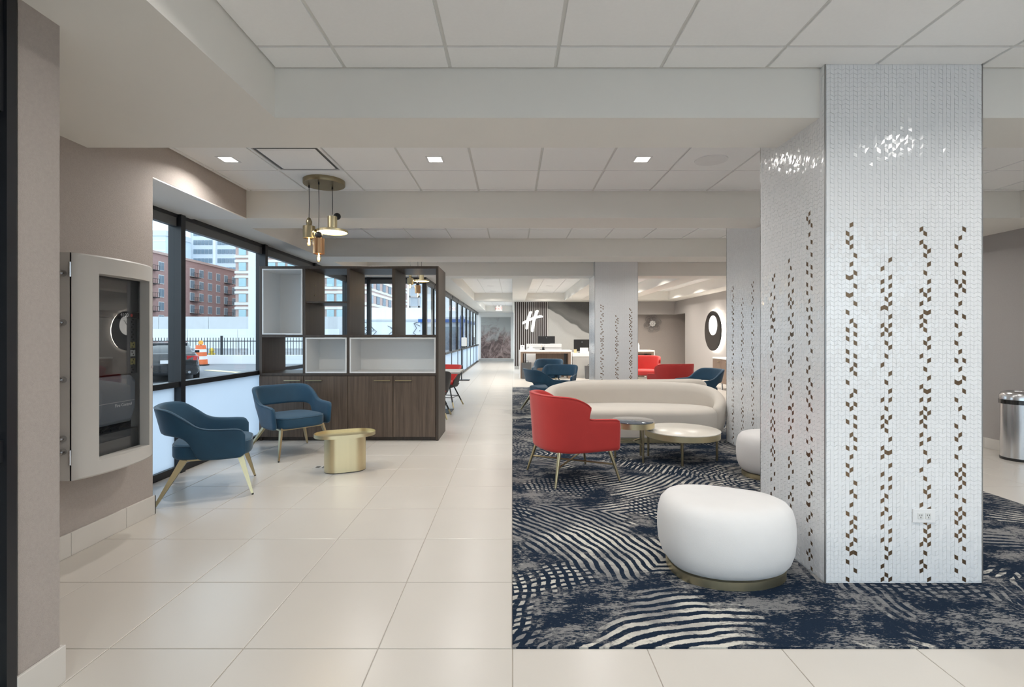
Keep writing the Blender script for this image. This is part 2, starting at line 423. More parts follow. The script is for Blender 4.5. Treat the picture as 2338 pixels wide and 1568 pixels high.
def text_mesh(name, body, size, mat, parent, loc, rot, depth=.001, align='CENTER'):
    cu = bpy.data.curves.new(name, 'FONT'); cu.body = body; cu.size = size; cu.extrude = depth; cu.align_x = align; cu.align_y = 'CENTER'
    t = bpy.data.objects.new(name, cu); C.objects.link(t)
    dg = bpy.context.evaluated_depsgraph_get(); me = bpy.data.meshes.new_from_object(t.evaluated_get(dg))
    bpy.data.objects.remove(t); me.materials.clear(); me.materials.append(MATS[mat])
    o = bpy.data.objects.new(name, me); C.objects.link(o); o.parent = parent; o.location = loc; o.rotation_euler = rot
    return o

# ================================================================== the setting
HEAD = 2.684     # underside of beams and soffits
CEIL = 2.970     # underside of the ceiling tiles
# ---- floor: grout bed, then single tiles
fl = MB(); fl.box(-3.7, 7.3, -2.4, 11.0, -.06, -.004); fl.box(-2.05, 7.3, 11.0, 27.8, -.06, -.004)
floor = struct(fl.build('floor', 'grout'))
T = .6106
_tile_cache = {}
def slab_mesh(name, w, d, z0, z1, mat):
    key = (name, round(w, 3), round(d, 3), z0, z1)
    if key not in _tile_cache:
        e = .003
        m = MB(); m.loft([[(x*(w/2), y*(d/2), z0) for x, y in ((-1,-1),(1,-1),(1,1),(-1,1))],
                          [(x*(w/2), y*(d/2), z1-math.copysign(e*.5, z1-z0)) for x, y in ((-1,-1),(1,-1),(1,1),(-1,1))],
                          [(x*(w/2-e), y*(d/2-e), z1) for x, y in ((-1,-1),(1,-1),(1,1),(-1,1))]])
        _tile_cache[key] = mesh_only(m, name, mat)
    return _tile_cache[key]
CARPET = (0.0, 4.28, 2.267, 13.72)
tiles = []
for i in range(-6, 12):
    for j in range(-8, 43):
        x0, x1 = i*T, (i+1)*T; y0, y1 = 2.267+j*T, 2.267+(j+1)*T
        if y0 > 27.6 or y1 < -2.2: continue
        lx = -3.45 if y1 < 10.9 else -1.86
        if y0 < 10.84 < y1 and x0 < -1.86: y1 = min(y1, 10.84)
        x0 = max(x0, lx); x1 = min(x1, 6.0 if y0 < 17.3 else 7.2); y1 = min(y1, 27.6)
        if y0 > 18.7 and x1 > .1: x1 = .07
        if x1-x0 < .05 or y1-y0 < .05: continue
        if CARPET[0]-.01 <= x0 and x1 <= CARPET[1]+.01 and CARPET[2]-.01 <= y0 and y1 <= CARPET[3]+.01: continue
        if x0 < CARPET[1] < x1 and y0 > 2.2 and y1 < 13.8 and i > 0: x0 = CARPET[1]
        if y0 < CARPET[3] < y1 and x0 >= -.01 and x1 <= 4.3: y0 = CARPET[3]
        if x1-x0 < .02 or y1-y0 < .02: continue
        tiles.append((x0, x1, y0, y1))
def seen(x0, x1, y0, y1):
    yc = (y0+y1)/2; xc = (x0+x1)/2
    return yc > 1.75 and abs(xc)/max(yc, .1) < 1.25
tiles.sort(key=lambda t: (not seen(*t), (t[0]+t[1])**2/4+(t[2]+t[3])**2/4))
rest = MB()
for k, (x0, x1, y0, y1) in enumerate(tiles):
    if k < 290 and seen(x0, x1, y0, y1):
        inst(slab_mesh('floor_tile', x1-x0-.004, y1-y0-.004, -.006, 0.0, 'floor_tile'), floor, ((x0+x1)/2, (y0+y1)/2, 0), name='floor_tile')
    else: rest.box(x0+.002, x1-.002, y0+.002, y1-.002, -.006, 0)
r_ = rest.build('floor_tile_field', 'floor_tile', floor); r_['kind'] = 'stuff'
# ---- inlaid carpet
cp = MB().box(CARPET[0], CARPET[1], CARPET[2], CARPET[3], -.003, .006).build('carpet', 'carpet')
tag(cp, 'navy and grey carpet with cream moire arcs inlaid in the tile floor', 'carpet')

# ---- ceiling: slab, beams, lay-in tiles
cl = MB(); cl.box(-3.7, 7.3, -2.4, 11.07, 2.981, 3.15); cl.box(-2.05, 7.3, 11.07, 27.8, 2.981, 3.15)
ceiling = struct(cl.build('ceiling', 'tbar'))
def beam(x0, x1, y0, y1, z0=HEAD): return MB().box(x0, x1, y0, y1, z0, 2.985).build('beam', 'beam_paint', ceiling)
for y0, y1, x0, x1 in ((2.90, 3.36, -3.0, 6.05), (5.367, 5.88, -3.6, 6.05), (7.99, 8.56, -3.6, 6.05), (10.57, 11.07, -3.6, 6.05),
                       (18.1, 18.76, -1.38, 1.88), (17.5, 18.76, 1.88, 6.05), (25.8, 27.65, -1.95, .3)):
    beam(x0, x1, y0, y1)
for x0, x1, y0, y1 in ((-3.0, -1.38, -2.3, 2.90), (-3.6, -3.07, 5.88, 7.99), (-3.6, -3.07, 8.56, 10.57), (-2.0, -1.38, 11.07, 25.8),
                       (0, .45, 11.07, 18.1), (0, .3, 18.76, 25.8), (1.88, 2.4, 11.07, 17.5), (3.72, 4.14, 11.07, 17.5),
                       (5.46, 6.05, 3.36, 5.367), (5.46, 6.05, 5.88, 7.99), (5.46, 6.05, 8.56, 10.57), (5.46, 6.05, 11.07, 17.5)):
    beam(x0, x1, y0, y1)
cells = []
def bay(x0, x1, y0, y1, ya, skip=None):
    xs = [x0]+[.249+T*k for k in range(-8, 12) if x0+.02 < .249+T*k < x1-.02]+[x1]
    ys = [y0]+[ya+T*k for k in range(-14, 20) if y0+.02 < ya+T*k < y1-.02]+[y1]
    for a, b in zip(xs, xs[1:]):
        for c, d in zip(ys, ys[1:]):
            if skip and abs((a+b)/2-skip[0]) < .1 and abs((c+d)/2-skip[1]) < .1: continue
            cells.append((a, b, c, d))
bay(-1.38, 6.0, -2.3, 2.90, 2.68); bay(-2.85, 5.46, 3.36, 5.367, 4.697, skip=(-1.886, 4.392))
bay(-3.07, 5.46, 5.88, 7.99, 7.93); bay(-3.07, 5.46, 8.56, 10.57, 10.51)
for a, b in ((-1.38, 0), (.45, 1.88)): bay(a, b, 11.07, 18.1, 18.04)
for a, b in ((2.4, 3.72), (4.14, 5.46)): bay(a, b, 11.07, 17.5, 17.44)
bay(-1.38, 0, 18.76, 25.8, 25.7)
def cseen(c): return c[3] > 2.25 and abs(c[0]+c[1])/2 < 1.2*c[3] and (c[3] < 5.4 or c[3] > 5.4)
cells.sort(key=lambda c: (not cseen(c), c[2]))
rest = MB()
for k, (a, b, c, d) in enumerate(cells):
    if k < 290 and cseen((a, b, c, d)):
        inst(slab_mesh('ceiling_tile', b-a-.02, d-c-.02, 2.981, CEIL, 'ceiling_tile'), ceiling, ((a+b)/2, (c+d)/2, 0), name='ceiling_tile')
    else: rest.box(a+.01, b-.01, c+.01, d-.01, CEIL, 2.981)
r_ = rest.build('ceiling_tile_field', 'ceiling_tile', ceiling); r_['kind'] = 'stuff'

# ---- walls
w = MB(); w.box(-3.6, -2.86, 2.04, 3.97, 0, 2.99); w.box(-3.6, -2.86, 3.97, 5.37, HEAD, 2.99)
struct(w.build('wall_left', 'wallpaper'))
struct(MB().box(-3.55, -2.862, 3.972, 5.37, HEAD-.012, HEAD).build('trim_1', 'paint_white'))
struct(MB().box(-3.0, -1.85, 1.868, 2.04, 0, HEAD).build('wall_entry', 'wallpaper'))
w = MB(); w.box(6.0, 6.2, -2.3, 17.35, 0, 2.99); w.box(6.0, 6.2, 17.35, 18.76, 2.2, 2.99); w.box(6.2, 7.3, 17.15, 17.35, 0, 2.99)
w.box(7.2, 7.4, 17.35, 18.8, 0, 2.99)
struct(w.build('wall_right', 'wallpaper_grey'))
struct(MB().box(3.8, 7.3, 18.76, 18.96, 0, 2.99).build('wall_back', 'wallpaper'))
struct(MB().box(4.2, 6.0, 18.42, 18.76, 2.2, HEAD).build('trim_2', 'wallpaper_grey'))
struct(MB().box(.07, 3.8, 18.76, 18.96, 0, 2.99).build('wall_reception', 'paint_white'))
struct(MB().box(.07, .27, 18.96, 27.8, 0, 2.99).build('wall_corridor', 'paint_white'))
struct(MB().box(-2.05, .3, 27.6, 27.8, 0, 2.99).build('wall_far', 'paint_white'))
# blank wall closing the unseen sides behind the camera
w = MB(); w.box(-2.05, -1.85, -2.3, .2, 0, HEAD); w.box(-3.6, -3.0, -2.3, 2.04, 0, HEAD)
struct(w.build('wall_behind', 'wallpaper'))
# tile baseboards, laid in lengths
def baseboard(name, pieces, mat='base_tile'):
    r = struct(thing(name, (0, 0, 0)))
    for p in pieces: MB().box(*p).build('base_tile', mat, r, bevel=.003)
    return r
baseboard('baseboard_left', [(-2.86, -2.845, 2.05, 2.62, 0, .15), (-2.86, -2.845, 2.623, 3.22, 0, .15), (-2.86, -2.845, 3.223, 3.68, 0, .15), (-2.86, -2.845, 3.683, 3.985, 0, .15),
                             (-3.40, -2.845, 3.97, 3.985, 0, .15)])
baseboard('baseboard_entry', [(-1.85, -1.836, 1.853, 2.055, 0, .15), (-2.4, -1.85, 1.853, 1.868, 0, .15), (-2.84, -1.851, 2.04, 2.055, 0, .15)])
baseboard('baseboard_right', [(5.986, 6.0, -2.2+i*1.22, -2.2+(i+1)*1.22-.003, 0, .13) for i in range(16)])
baseboard('baseboard_far', [(-1.86, .07, 27.58, 27.6, 0, .13)], 'stone_grey')
baseboard('baseboard_back', [(3.8, 7.2, 18.745, 18.76, 0, .13)])

# ---- glazing
NWIN = [0]
def window(loc, rz, wd, zt=HEAD, frost=True, end=False, blind=True, pr=.035):
    NWIN[0] += 1
    r = struct(thing('window_%d' % NWIN[0], loc, rz))
    MB().box(-.035, .035, -pr, .10, 0, zt).build('mullion', 'black_frame', r)
    if end: MB().box(wd-.035, wd+.035, -pr, .10, 0, zt).build('mullion', 'black_frame', r)
    MB().box(.035, wd-.035, 0, .08, zt-.045, zt).build('head_frame', 'black_frame', r)
    if blind: MB().box(.04, wd-.04, .01, .07, zt-.135, zt-.045).build('blind_box', 'frame_grey', r)
    MB().box(.035, wd-.035, 0, .08, 0, .07).build('sill_frame', 'black_frame', r)
    if frost:
        MB().box(.035, wd-.035, -.02, .08, .89, .945).build('mid_rail', 'black_frame', r)
        MB().box(.035, wd-.035, .036, .042, .945, zt-.045).build('pane', 'window_glass', r)
        MB().box(.035, wd-.035, .036, .042, .07, .89).build('frosted_pane', 'frosted_film', r)
    else:
        MB().box(.035, wd-.035, .036, .042, .07, zt-.045).build('pane', 'window_glass', r)
    return r
XW = -3.455
for y in (3.43, 5.19, 6.95, 8.71): window((XW, y, 0), PI/2, 1.76)
window((XW, 10.47, 0), PI/2, .37)
window((-3.42, 10.84, 0), 0, .30); window((-3.12, 10.84, 0), 0, 1.22, end=True)
YF = [10.93, 12.1, 13.85, 15.6, 17.35, 19.1, 20.85, 22.6, 24.35, 26.1, 27.55]
for a, b in zip(YF, YF[1:]): window((-1.87, a, 0), PI/2, b-a, pr=-.02)
# entrance glazing beside and behind the camera
NWIN[0] += 1
r = struct(thing('window_%d' % NWIN[0], (-1.85, 0, 0)))
MB().box(-.06, .012, 1.815, 1.852, 0, HEAD).build('frame_post', 'black_frame', r)
MB().box(-.06, .0, .2, .26, 0, HEAD).build('frame_post', 'black_frame', r)
for z0, z1 in ((0, .12), (.96, 1.04), (HEAD-.45, HEAD)): MB().box(-.06, .0, .26, 1.815, z0, z1).build('frame_rail', 'black_frame', r)
MB().box(-.035, -.029, .26, 1.815, .12, .96).build('pane', 'window_glass', r); MB().box(-.035, -.029, .26, 1.815, 1.04, HEAD-.45).build('pane', 'window_glass', r)
for i in range(5): window((-1.85+i*1.57, -2.3, 0), 0, 1.57, zt=HEAD if i < 1 else 2.97, frost=False, end=(i == 4), blind=False)

# ---- mosaic columns
def mosaic(root, org, ud, nd, width, height, stripes, rnd, parts, limit):
    """chevron mosaic on one column face: white tiles joined, bronze inserts single up to `limit`"""
    cw, ch, sl, g = .0222, .0250, .0105, .0011
    org = Vector(org); ud = Vector(ud); nd = Vector(nd); up = Vector((0, 0, 1))
    nc = int(width/cw); u0 = (width-nc*cw)/2; nr = int((height-.03)/ch)
    bronze = set()
    for uc, top in stripes:
        c0 = int((uc-u0)/cw)-1; rw = 0; last = {1}
        while rw*ch < top:
            k = rnd.choice([c for c in (0, 1, 2) if c not in last]); now = {k}
            if rnd.random() < .34 and rw*ch < top*.85:
                far = 2-k if k != 1 else rnd.choice((0, 2))
                if far not in last: now.add(far)
            for k in now: bronze.add((c0+k, rw))
            two = rnd.random() < .48; rw += 2 if two else 1; last = {min(now)} if two else now
            if len(last) > 2: last = {0}
    white = MB(); browns = []
    for i in range(nc):
        for j in range(nr):
            s0 = sl if i % 2 else 0.; s1 = 0. if i % 2 else sl
            a = u0+i*cw+g/2; b = u0+(i+1)*cw-g/2; z = .004+j*ch
            uv = [(a, z+s0+g/2), (b, z+s1+g/2), (b, z+s1+ch-g/2), (a, z+s0+ch-g/2)]
            br = (i, j) in bronze
            h = [.0030+rnd.uniform(-.0008, .0008) for _ in uv] if not br else [.0012+rnd.uniform(-.0002, .0002) for _ in uv]
            lo = [org+ud*u+up*v for u, v in uv]; hi = [p+nd*t for p, t in zip(lo, h)]
            F = [(4, 5, 6, 7), (0, 1, 5, 4), (1, 2, 6, 5), (2, 3, 7, 6), (3, 0, 4, 7)]
            if br: browns.append((lo+hi, F))
            else: white.add(lo+hi, F)
    def raw(name, vs, fs, mat):
        me = bpy.data.meshes.new(name); me.from_pydata([tuple(v) for v in vs], [], fs); me.materials.append(MATS[mat])
        o = bpy.data.objects.new(name, me); C.objects.link(o); o.parent = root; return o
    o = raw('white_mosaic', white.v, white.f, 'mosaic_white'); o['kind'] = 'stuff'
    rest = MB()
    for vs, F in browns:
        if len(parts) < limit: parts.append(raw('bronze_tile', vs, F, 'mosaic_bronze'))
        else: rest.add(vs, F)
    if rest.v: o = raw('bronze_mosaic', rest.v, rest.f, 'mosaic_bronze'); o['kind'] = 'stuff'
def column(x0, x1, y0, y1, label, front, left, seed, limit):
    r = thing('mosaic_column', ((x0+x1)/2, (y0+y1)/2, .006), 0, label, 'column', 'mosaic tiled columns')
    hx, hy = (x1-x0)/2, (y1-y0)/2; H = 2.98; rnd = random.Random(seed); parts = []
    MB().box(-hx, hx, -hy, hy, 0, H).build('core', 'mosaic_grout', r)
    for sx, sy in ((-1, -1), (1, -1), (-1, 1)):
        MB().box(sx*hx-.003, sx*hx+.003, sy*hy-.003, sy*hy+.003, 0, H).build('corner_trim', 'metal_edge', r)
    mosaic(r, (-hx, -hy, 0), (1, 0, 0), (0, -1, 0), x1-x0, H, front, rnd, parts, limit)
    mosaic(r, (-hx, hy, 0), (0, -1, 0), (-1, 0, 0), y1-y0, H, left, rnd, parts, limit)
    return r
col1 = column(1.788, 2.685, 2.855, 3.595, 'nearest white mosaic column with four bronze stripes, behind the white pouf',
              [(.14, 2.07), (.346, 1.84), (.561, 2.02), (.776, 2.02)], [(.17, 1.82), (.40, 1.89), (.60, 2.13)], 3, 290)
col2 = column(2.87, 3.77, 5.72, 6.69, 'white mosaic column right of the cream sofa, half hidden by the nearest column',
              [(.14, 1.9), (.346, 1.8), (.561, 2.0), (.776, 1.9)], [(.19, 2.06), (.47, 1.86), (.72, 2.05)], 5, 200)
col3 = column(1.72, 2.62, 10.43, 11.17, 'farthest white mosaic column, standing between the reception desk and the red chairs',
              [(.15, 2.03), (.47, 1.83), (.76, 2.0)], [(.2, 2.0), (.5, 1.8)], 7, 200)
# power outlet on the nearest column
o = thing('power_outlet', (2.346, 2.850, .393), 0, 'white double power outlet low on the nearest mosaic column', 'outlet')
MB().box(-.064, .064, -.006, 0, -.040, .040).build('cover_plate', 'white_solid', o, bevel=.003)
for sx in (-.022, .022):
    q = MB().lathe([(.0, -.0085), (.016, -.0085), (.017, -.006)], 0, 0, 20); q.moved(Matrix.Translation((sx, 0, 0)) @ Matrix.Rotation(PI/2, 4, 'X') @ Matrix.Scale(-1, 4, (0, 0, 1)))
    s_ = MB().box(sx-.016, sx+.016, -.0085, -.006, -.017, .017).build('socket', 'ivory', o, bevel=.004)
    for dx, dz in ((-.006, .005), (.006, .005), (0, -.008)): MB().box(sx+dx-.0015, sx+dx+.0015, -.009, -.0084, dz-.004, dz+.004).build('slot', 'black_plastic', s_)

# ================================================================== furniture
def heading(dx, dy): return math.atan2(dy, dx)
# ---- blue lounge chair, front towards +x
def blue_chair(label, loc, rz):
    r = thing('lounge_chair', loc, rz, label, 'chair', 'blue velvet lounge chairs')
    a, b, n = .345, .335, 2.7; pts = [(.27, -b), (.20, -b), (.12, -b), (.06, -b)]
    for k in range(33):
        t = -PI/2+PI*k/32; c, s_ = math.cos(t), math.sin(t)
        pts.append((-a*abs(c)**(2/n), b*math.copysign(abs(s_)**(2/n), s_)))
    pts += [(.06, b), (.12, b), (.20, b), (.27, b)]
    P = Path2(pts)
    tz = [(0, .80), (.25, .80), (.36, .785), (.46, .72), (.56, .645), (.64, .618), (.75, .608), (.92, .60), (.97, .585), (1, .545)]
    bz = [(0, .565), (.30, .565), (.40, .555), (.46, .53), (.51, .47), (.54, .40), (.57, .36), (.62, .345), (.95, .345), (1, .375)]
    lean = lambda u, z: (z-.44)*(.09+.14*(1-smooth01(abs(u), .25, .75)))
    sh = shell(P, lambda s: (s, curve1(tz, abs(s))[0]), lambda s: (s, curve1(bz, abs(s))[0]), .045, N=84, lean=lean).build('back_shell', 'blue_velvet', r, smooth=60)
    edge = []
    for i in range(61):
        s = -.97+1.94*i/60; p, nr = P.frame(s); z = curve1(tz, abs(s))[0]; q = p+nr*(lean(s, z)+.018); edge.append((q.x, q.y, z-.004))
    MB().tube(edge, .004, 6).build('piping', 'blue_piping', sh, smooth=60)
    out = superell(.315, .295, 3.6, 56, cx=.005)
    st = cushion(out, .345, .478, .035, .012, .03).build('seat', 'blue_velvet', r, smooth=60)
    MB().tube([(x, y, .462) for x, y in offset_poly(out, .004)]+[(offset_poly(out, .004)[0][0], offset_poly(out, .004)[0][1], .462)], .0045, 6).build('piping', 'blue_piping', st, smooth=60)
    for sy in (-1, 1):
        MB().bar((.225, sy*.25, .35), (.325, sy*.325, .012), .05, .026, .018, .016, side=(1, 0, 0)).build('leg', 'brass_leg', r)
        MB().bar((-.20, sy*.23, .35), (-.385, sy*.385, .012), .055, .028, .020, .016, side=(1, 0, 0)).build('leg', 'brass_leg', r)
        MB().bar((.225, sy*.25, .337), (-.20, sy*.23, .337), .03, .016, side=(0, 1, 0)).build('underframe', 'brass_leg', r)
        for x, y in ((.327, .327), (-.387, .387)): MB().cyl((x, sy*y, 0), (x, sy*y, .013), .009, n=10).build('foot_cap', 'black_plastic', r)
    MB().bar((.225, -.25, .337), (.225, .25, .337), .04, .016, side=(1, 0, 0)).build('underframe', 'brass_leg', r)
    return r
chairA = blue_chair('blue velvet chair nearest the camera at left, seen side-on by the frosted window', (-2.76, 4.62, 0), heading(.90, .43))
chairB = copy_tree(chairA, (-2.66, 6.05, 0), heading(.77, -.64), 'blue velvet chair in front of the walnut shelving, facing the oval brass table')
copy_tree(chairA, (.66, 9.30, .006), heading(.93, .35), 'blue velvet chair at left end of the cream sofa, seen from behind and side-on')
copy_tree(chairA, (.93, 10.30, .006), heading(-.35, -.94), 'middle one of the three blue velvet chairs by the reception table, facing us')
copy_tree(chairA, (.90, 12.85, .006), heading(-.25, -.97), 'farthest blue velvet chair, right in front of the reception table')
copy_tree(chairA, (3.42, 9.25, .006), heading(-.97, -.22), 'blue velvet chair behind right end of the cream sofa, back to the column')

# ---- red wing armchair, front towards +x
def red_chair(label, loc, rz):
    r = thing('wing_chair', loc, rz, label, 'chair', 'red fabric wing armchairs')
    a, b, n = .345, .355, 2.6; pts = [(.335, -b), (.25, -b), (.15, -b), (.06, -b)]
    for k in range(33):
        t = -PI/2+PI*k/32; c, s_ = math.cos(t), math.sin(t)
        pts.append((-a*abs(c)**(2/n), b*math.copysign(abs(s_)**(2/n), s_)))
    pts += [(.06, b), (.15, b), (.25, b), (.335, b)]
    P = Path2(pts)
    tc = [(0, 0, .845), (.33, .34, .84), (.43, .47, .825), (.50, .585, .775), (.545, .635, .73), (.585, .605, .685), (.625, .59, .65), (.68, .645, .625), (.76, .75, .617), (.95, .95, .605), (.98, .98, .59), (1, 1, .55)]
    def top(s):
        u, z = curve1(tc, abs(s)); return math.copysign(u, s), z
    lean = lambda u, z: (z-.31)*(.05+.02*(1-smooth01(abs(u), .2, .8)))
    sh = shell(P, top, lambda s: (s, .305+.02*(abs(s) > .99)), .055, N=96, lean=lean, M=8).build('back_shell', 'red_fabric', r, smooth=60)
    edge = []
    for i in range(81):
        s = -.975+1.95*i/80; u, z = top(s); p, nr = P.frame(u); q = p+nr*(lean(u, z)+.024); edge.append((q.x, q.y, z-.006))
    MB().tube(edge, .0035, 6).build('piping', 'red_fabric', sh, smooth=60)
    cushion(superell(.345, .325, 3.4, 56, cx=.02), .31, .455, .045, .015, .03).build('seat', 'red_fabric', r, smooth=60)
    for sx in (-1, 1):
        for sy in (-1, 1):
            MB().cyl((sx*.265, sy*.265, .32), (sx*.345, sy*.345, .0), .019, .010, 16).build('leg', 'brass_leg', r, smooth=60)
    for sy, dz in ((-1, 0), (1, .012)):
        MB().cyl((-.303, -sy*.303, .155+dz), (.303, sy*.303, .155+dz), .009, n=12).build('stretcher', 'brass_leg', r, smooth=60)
    return r
redA = red_chair('red wing armchair in the foreground, back turned to us', (.60, 5.05, .010), heading(.94, .35))
copy_tree(redA, (3.80, 14.22, 0), heading(-.28, -.96), 'red wing armchair farthest away, facing us beside the far column')
copy_tree(redA, (3.30, 10.35, .010), heading(-.25, .97), 'red wing armchair seen straight from behind, next to a blue chair')

# ---- curved cream sofas, open side towards -y
def sofa(label, loc, rz):
    r = thing('curved_sofa', loc, rz, label, 'sofa', 'curved cream sofas')
    # back path: right end (front) round the back to the left end
    pts = []
    for k in range(61):
        t = -.20*PI+1.40*PI*k/60; c, s_ = math.cos(t), math.sin(t)
        x = 1.17*math.copysign(abs(c)**.62, c); y = .40*math.copysign(abs(s_)**.85, s_)
        y += -.10*(x/1.17)**2+.05
        pts.append((x, y))
    pts = pts[::-1]
    P = Path2(pts)
    tz = [(0, .735), (.45, .73), (.62, .715), (.78, .66), (.88, .58), (.95, .50), (1, .44)]
    lean = lambda u, z: -.05*(abs(z-.42)/.32)**2+.02*(z-.1)
    shell(P, lambda s: (s, curve1(tz, abs(s))[0]), lambda s: (s, .065), lambda s: .20-.05*smooth01(abs(s), .6, 1), N=96, lean=lean, M=7).build('backrest', 'cream_fabric', r, smooth=60)
    seat = []
    for k in range(64):
        t = 2*PI*k/64; c, s_ = math.cos(t), math.sin(t)
        x = 1.10*math.copysign(abs(c)**.6, c); y = .40*math.copysign(abs(s_)**.75, s_)-.09
        y += -.10*(x/1.1)**2+.05
        seat.append((x, y))
    cushion(seat, .07, .44, .07, .02, .02).build('seat', 'cream_fabric', r, smooth=60)
    base = offset_poly(seat, .06)
    MB().prism(base, 0, .075).build('plinth', 'brass', r, smooth=40)
    return r
sofaA = sofa('long curved cream sofa with brass plinth behind the round tables', (1.665, 6.96, .006), heading(1, -.03))
copy_tree(sofaA, (1.95, 8.12, .006), PI+.12, 'second curved cream sofa standing back to back behind the first one')

# ---- pebble poufs
def pouf(label, loc, rz):
    r = thing('pouf', loc, rz, label, 'pouf', 'white pebble poufs')
    ctl = [(.43, .02), (.36, .17), (.18, .27), (-.06, .33), (-.28, .30), (-.41, .14), (-.42, -.08), (-.33, -.27), (-.12, -.36), (.12, -.34), (.32, -.24), (.42, -.11)]
    out = []
    n = len(ctl)
    for i in range(n):
        p0, p1, p2, p3 = (Vector(ctl[(i+k-1) % n]) for k in range(4))
        for j in range(5):
            t = j/5; q = .5*((2*p1)+(p2-p0)*t+(2*p0-5*p1+4*p2-p3)*t*t+(3*p1-p0-3*p2+p3)*t**3); out.append((q.x, q.y))
    rings = []
    for ins, z in ((.095, .042), (.055, .060), (.028, .095), (.008, .15), (0, .22), (.0, .28), (.006, .34), (.022, .39), (.055, .425), (.10, .44)):
        rings.append([(x, y, z) for x, y in offset_poly(out, ins)])
    top = offset_poly(out, .10)
    for f in (.75, .45, .15): rings.append([(x*f, y*f, .44+.008*(1-f)) for x, y in top])
    MB().loft(rings).build('upholstery', 'white_fabric', r, smooth=70)
    MB().prism(offset_poly(out, .058), 0, .046).build('plinth', 'brass', r, smooth=40)
    return r
poufA = pouf('white pebble pouf on brass plinth in the foreground', (1.285, 3.04, .006), math.radians(-8)); poufA.scale = (.90, .93, 1.0)
copy_tree(poufA, (2.66, 4.98, .006), math.radians(160), 'white pebble pouf mostly hidden behind the nearest mosaic column')

# ---- round tables
def round_table(name, label, loc, R, h, legs, mat_top, rz=0.):
    r = thing(name, loc, rz, label, 'table', 'round brass tables')
    MB().lathe([(R-.004, h-.012), (R, h-.010), (R, h-.002), (R-.003, h)], 0, 0, 64).build('table_top', mat_top, r, smooth=40)
    MB().lathe([(R-.02, h-.075), (R-.004, h-.075), (R-.004, h-.0125), (R-.02, h-.0125)], 0, 0, 64).build('rim', 'brass', r, smooth=40)
    rr = R-.045
    for k in range(legs):
        t = 2*PI*k/legs
        MB().cyl((rr*math.cos(t), rr*math.sin(t), 0), (rr*math.cos(t), rr*math.sin(t), h-.02), .0125, n=14).build('leg', 'antique_brass', r, smooth=60)
    if legs == 4:
        for k in range(2):
            t = PI/2*k
            MB().cyl((-rr*math.cos(t)-.015*math.cos(t), -rr*math.sin(t)-.015*math.sin(t), h*.62+.018*k), ((rr+.015)*math.cos(t), (rr+.015)*math.sin(t), h*.62+.018*k), .008, n=10).build('stretcher', 'antique_brass', r, smooth=60)
    else:
        for k in range(3):
            t = 2*PI*k/3; MB().cyl((0, 0, h*.45), (rr*1.05*math.cos(t), rr*1.05*math.sin(t), h*.45), .008, n=10).build('stretcher', 'antique_brass', r, smooth=60)
    return r
round_table('side_table', 'small round brass side table with smoked glass top by the red chair', (1.385, 5.74, .006), .245, .445, 3, 'smoked_top', math.radians(-70))
round_table('coffee_table', 'low round coffee table with cream stone top and brass rim', (1.955, 5.76, .006), .42, .335, 4, 'cream_stone', math.radians(-108))
# ---- oval brass drum table
o = thing('drum_table', (-1.765, 5.27, 0), math.radians(24), 'oval brass drum table with tray top between the two blue chairs', 'table')
def stadium(L, R, N=16):
    return [(L+R*math.cos(t), R*math.sin(t)) for t in [-PI/2+PI*k/N for k in range(N+1)]]+[(-L+R*math.cos(t), R*math.sin(t)) for t in [PI/2+PI*k/N for k in range(N+1)]]
MB().prism(stadium(.085, .125), .008, .365).build('drum', 'brass', o, smooth=40)
MB().prism(stadium(.085, .122), 0, .01).build('foot_ring', 'black_plastic', o, smooth=40)
tp = MB(); so = stadium(.125, .185); si = stadium(.125, .181)
tp.loft([[(x, y, z) for x, y in q] for q, z in ((offset_poly(so, .02), .366), (so, .368), (so, .402), (si, .402), (si, .374), (offset_poly(si, .05), .374))])
tp.build('tray_top', 'brass', o, smooth=35)

# ---- walnut shelving unit
bx0, bw, bd, bh = -3.42, 2.42, .70, 2.36
o = thing('shelving_unit', (bx0, 6.75, 0), 0, 'tall walnut shelving unit with open cells, white inserts and cupboards below', 'shelf unit')
TH = .035
def bpanel(name, *b, mat='walnut_case'): return MB().box(*b).build(name, mat, o, bevel=.0015, seg=1)
bpanel('side_panel', 0, TH, 0, bd, 0, bh); bpanel('side_panel', bw-TH, bw, 0, bd, 0, bh)
bpanel('top_panel', TH, bw-TH, 0, bd, bh-TH, bh)
zm, zc = 1.414, .911
bpanel('shelf', TH, bw-TH, 0, bd, zm-TH/2, zm+TH/2); bpanel('shelf', TH, bw-TH, 0, bd, zc-TH, zc)
bpanel('kick_board', TH, bw-TH, .03, .05, 0, .06); bpanel('bottom_panel', TH, bw-TH, .02, bd, .06, .08)
xd = [0, .602, 1.20, 1.81, bw]
for x in xd[1:4]:
    bpanel('divider', x-TH/2, x+TH/2, 0, bd, zm+TH/2, bh-TH)
for x in xd[1:3]: bpanel('divider', x-TH/2, x+TH/2, 0, bd, zc, zm-TH/2)
bpanel('shelf', xd[1]+TH/2, xd[2]-TH/2, .02, bd, 1.862, 1.885)
bpanel('back_panel', TH, bw-TH, bd-.02, bd, .08, zc-TH)
def insert_box(x0, x1, z0, z1, dp):
    t = .018; m = MB()
    m.box(x0, x0+t, -.006, dp, z0, z1); m.box(x1-t, x1, -.006, dp, z0, z1); m.box(x0+t, x1-t, -.006, dp, z0, z0+t); m.box(x0+t, x1-t, -.006, dp, z1-t, z1); m.box(x0+t, x1-t, dp-t, dp, z0+t, z1-t)
    q = m.build('white_insert', 'insert_white', o); q['label'] = 'white lacquered box insert'
insert_box(xd[0]+TH+.003, xd[1]-TH/2-.003, zm+TH/2+.003, bh-TH-.003, .50)
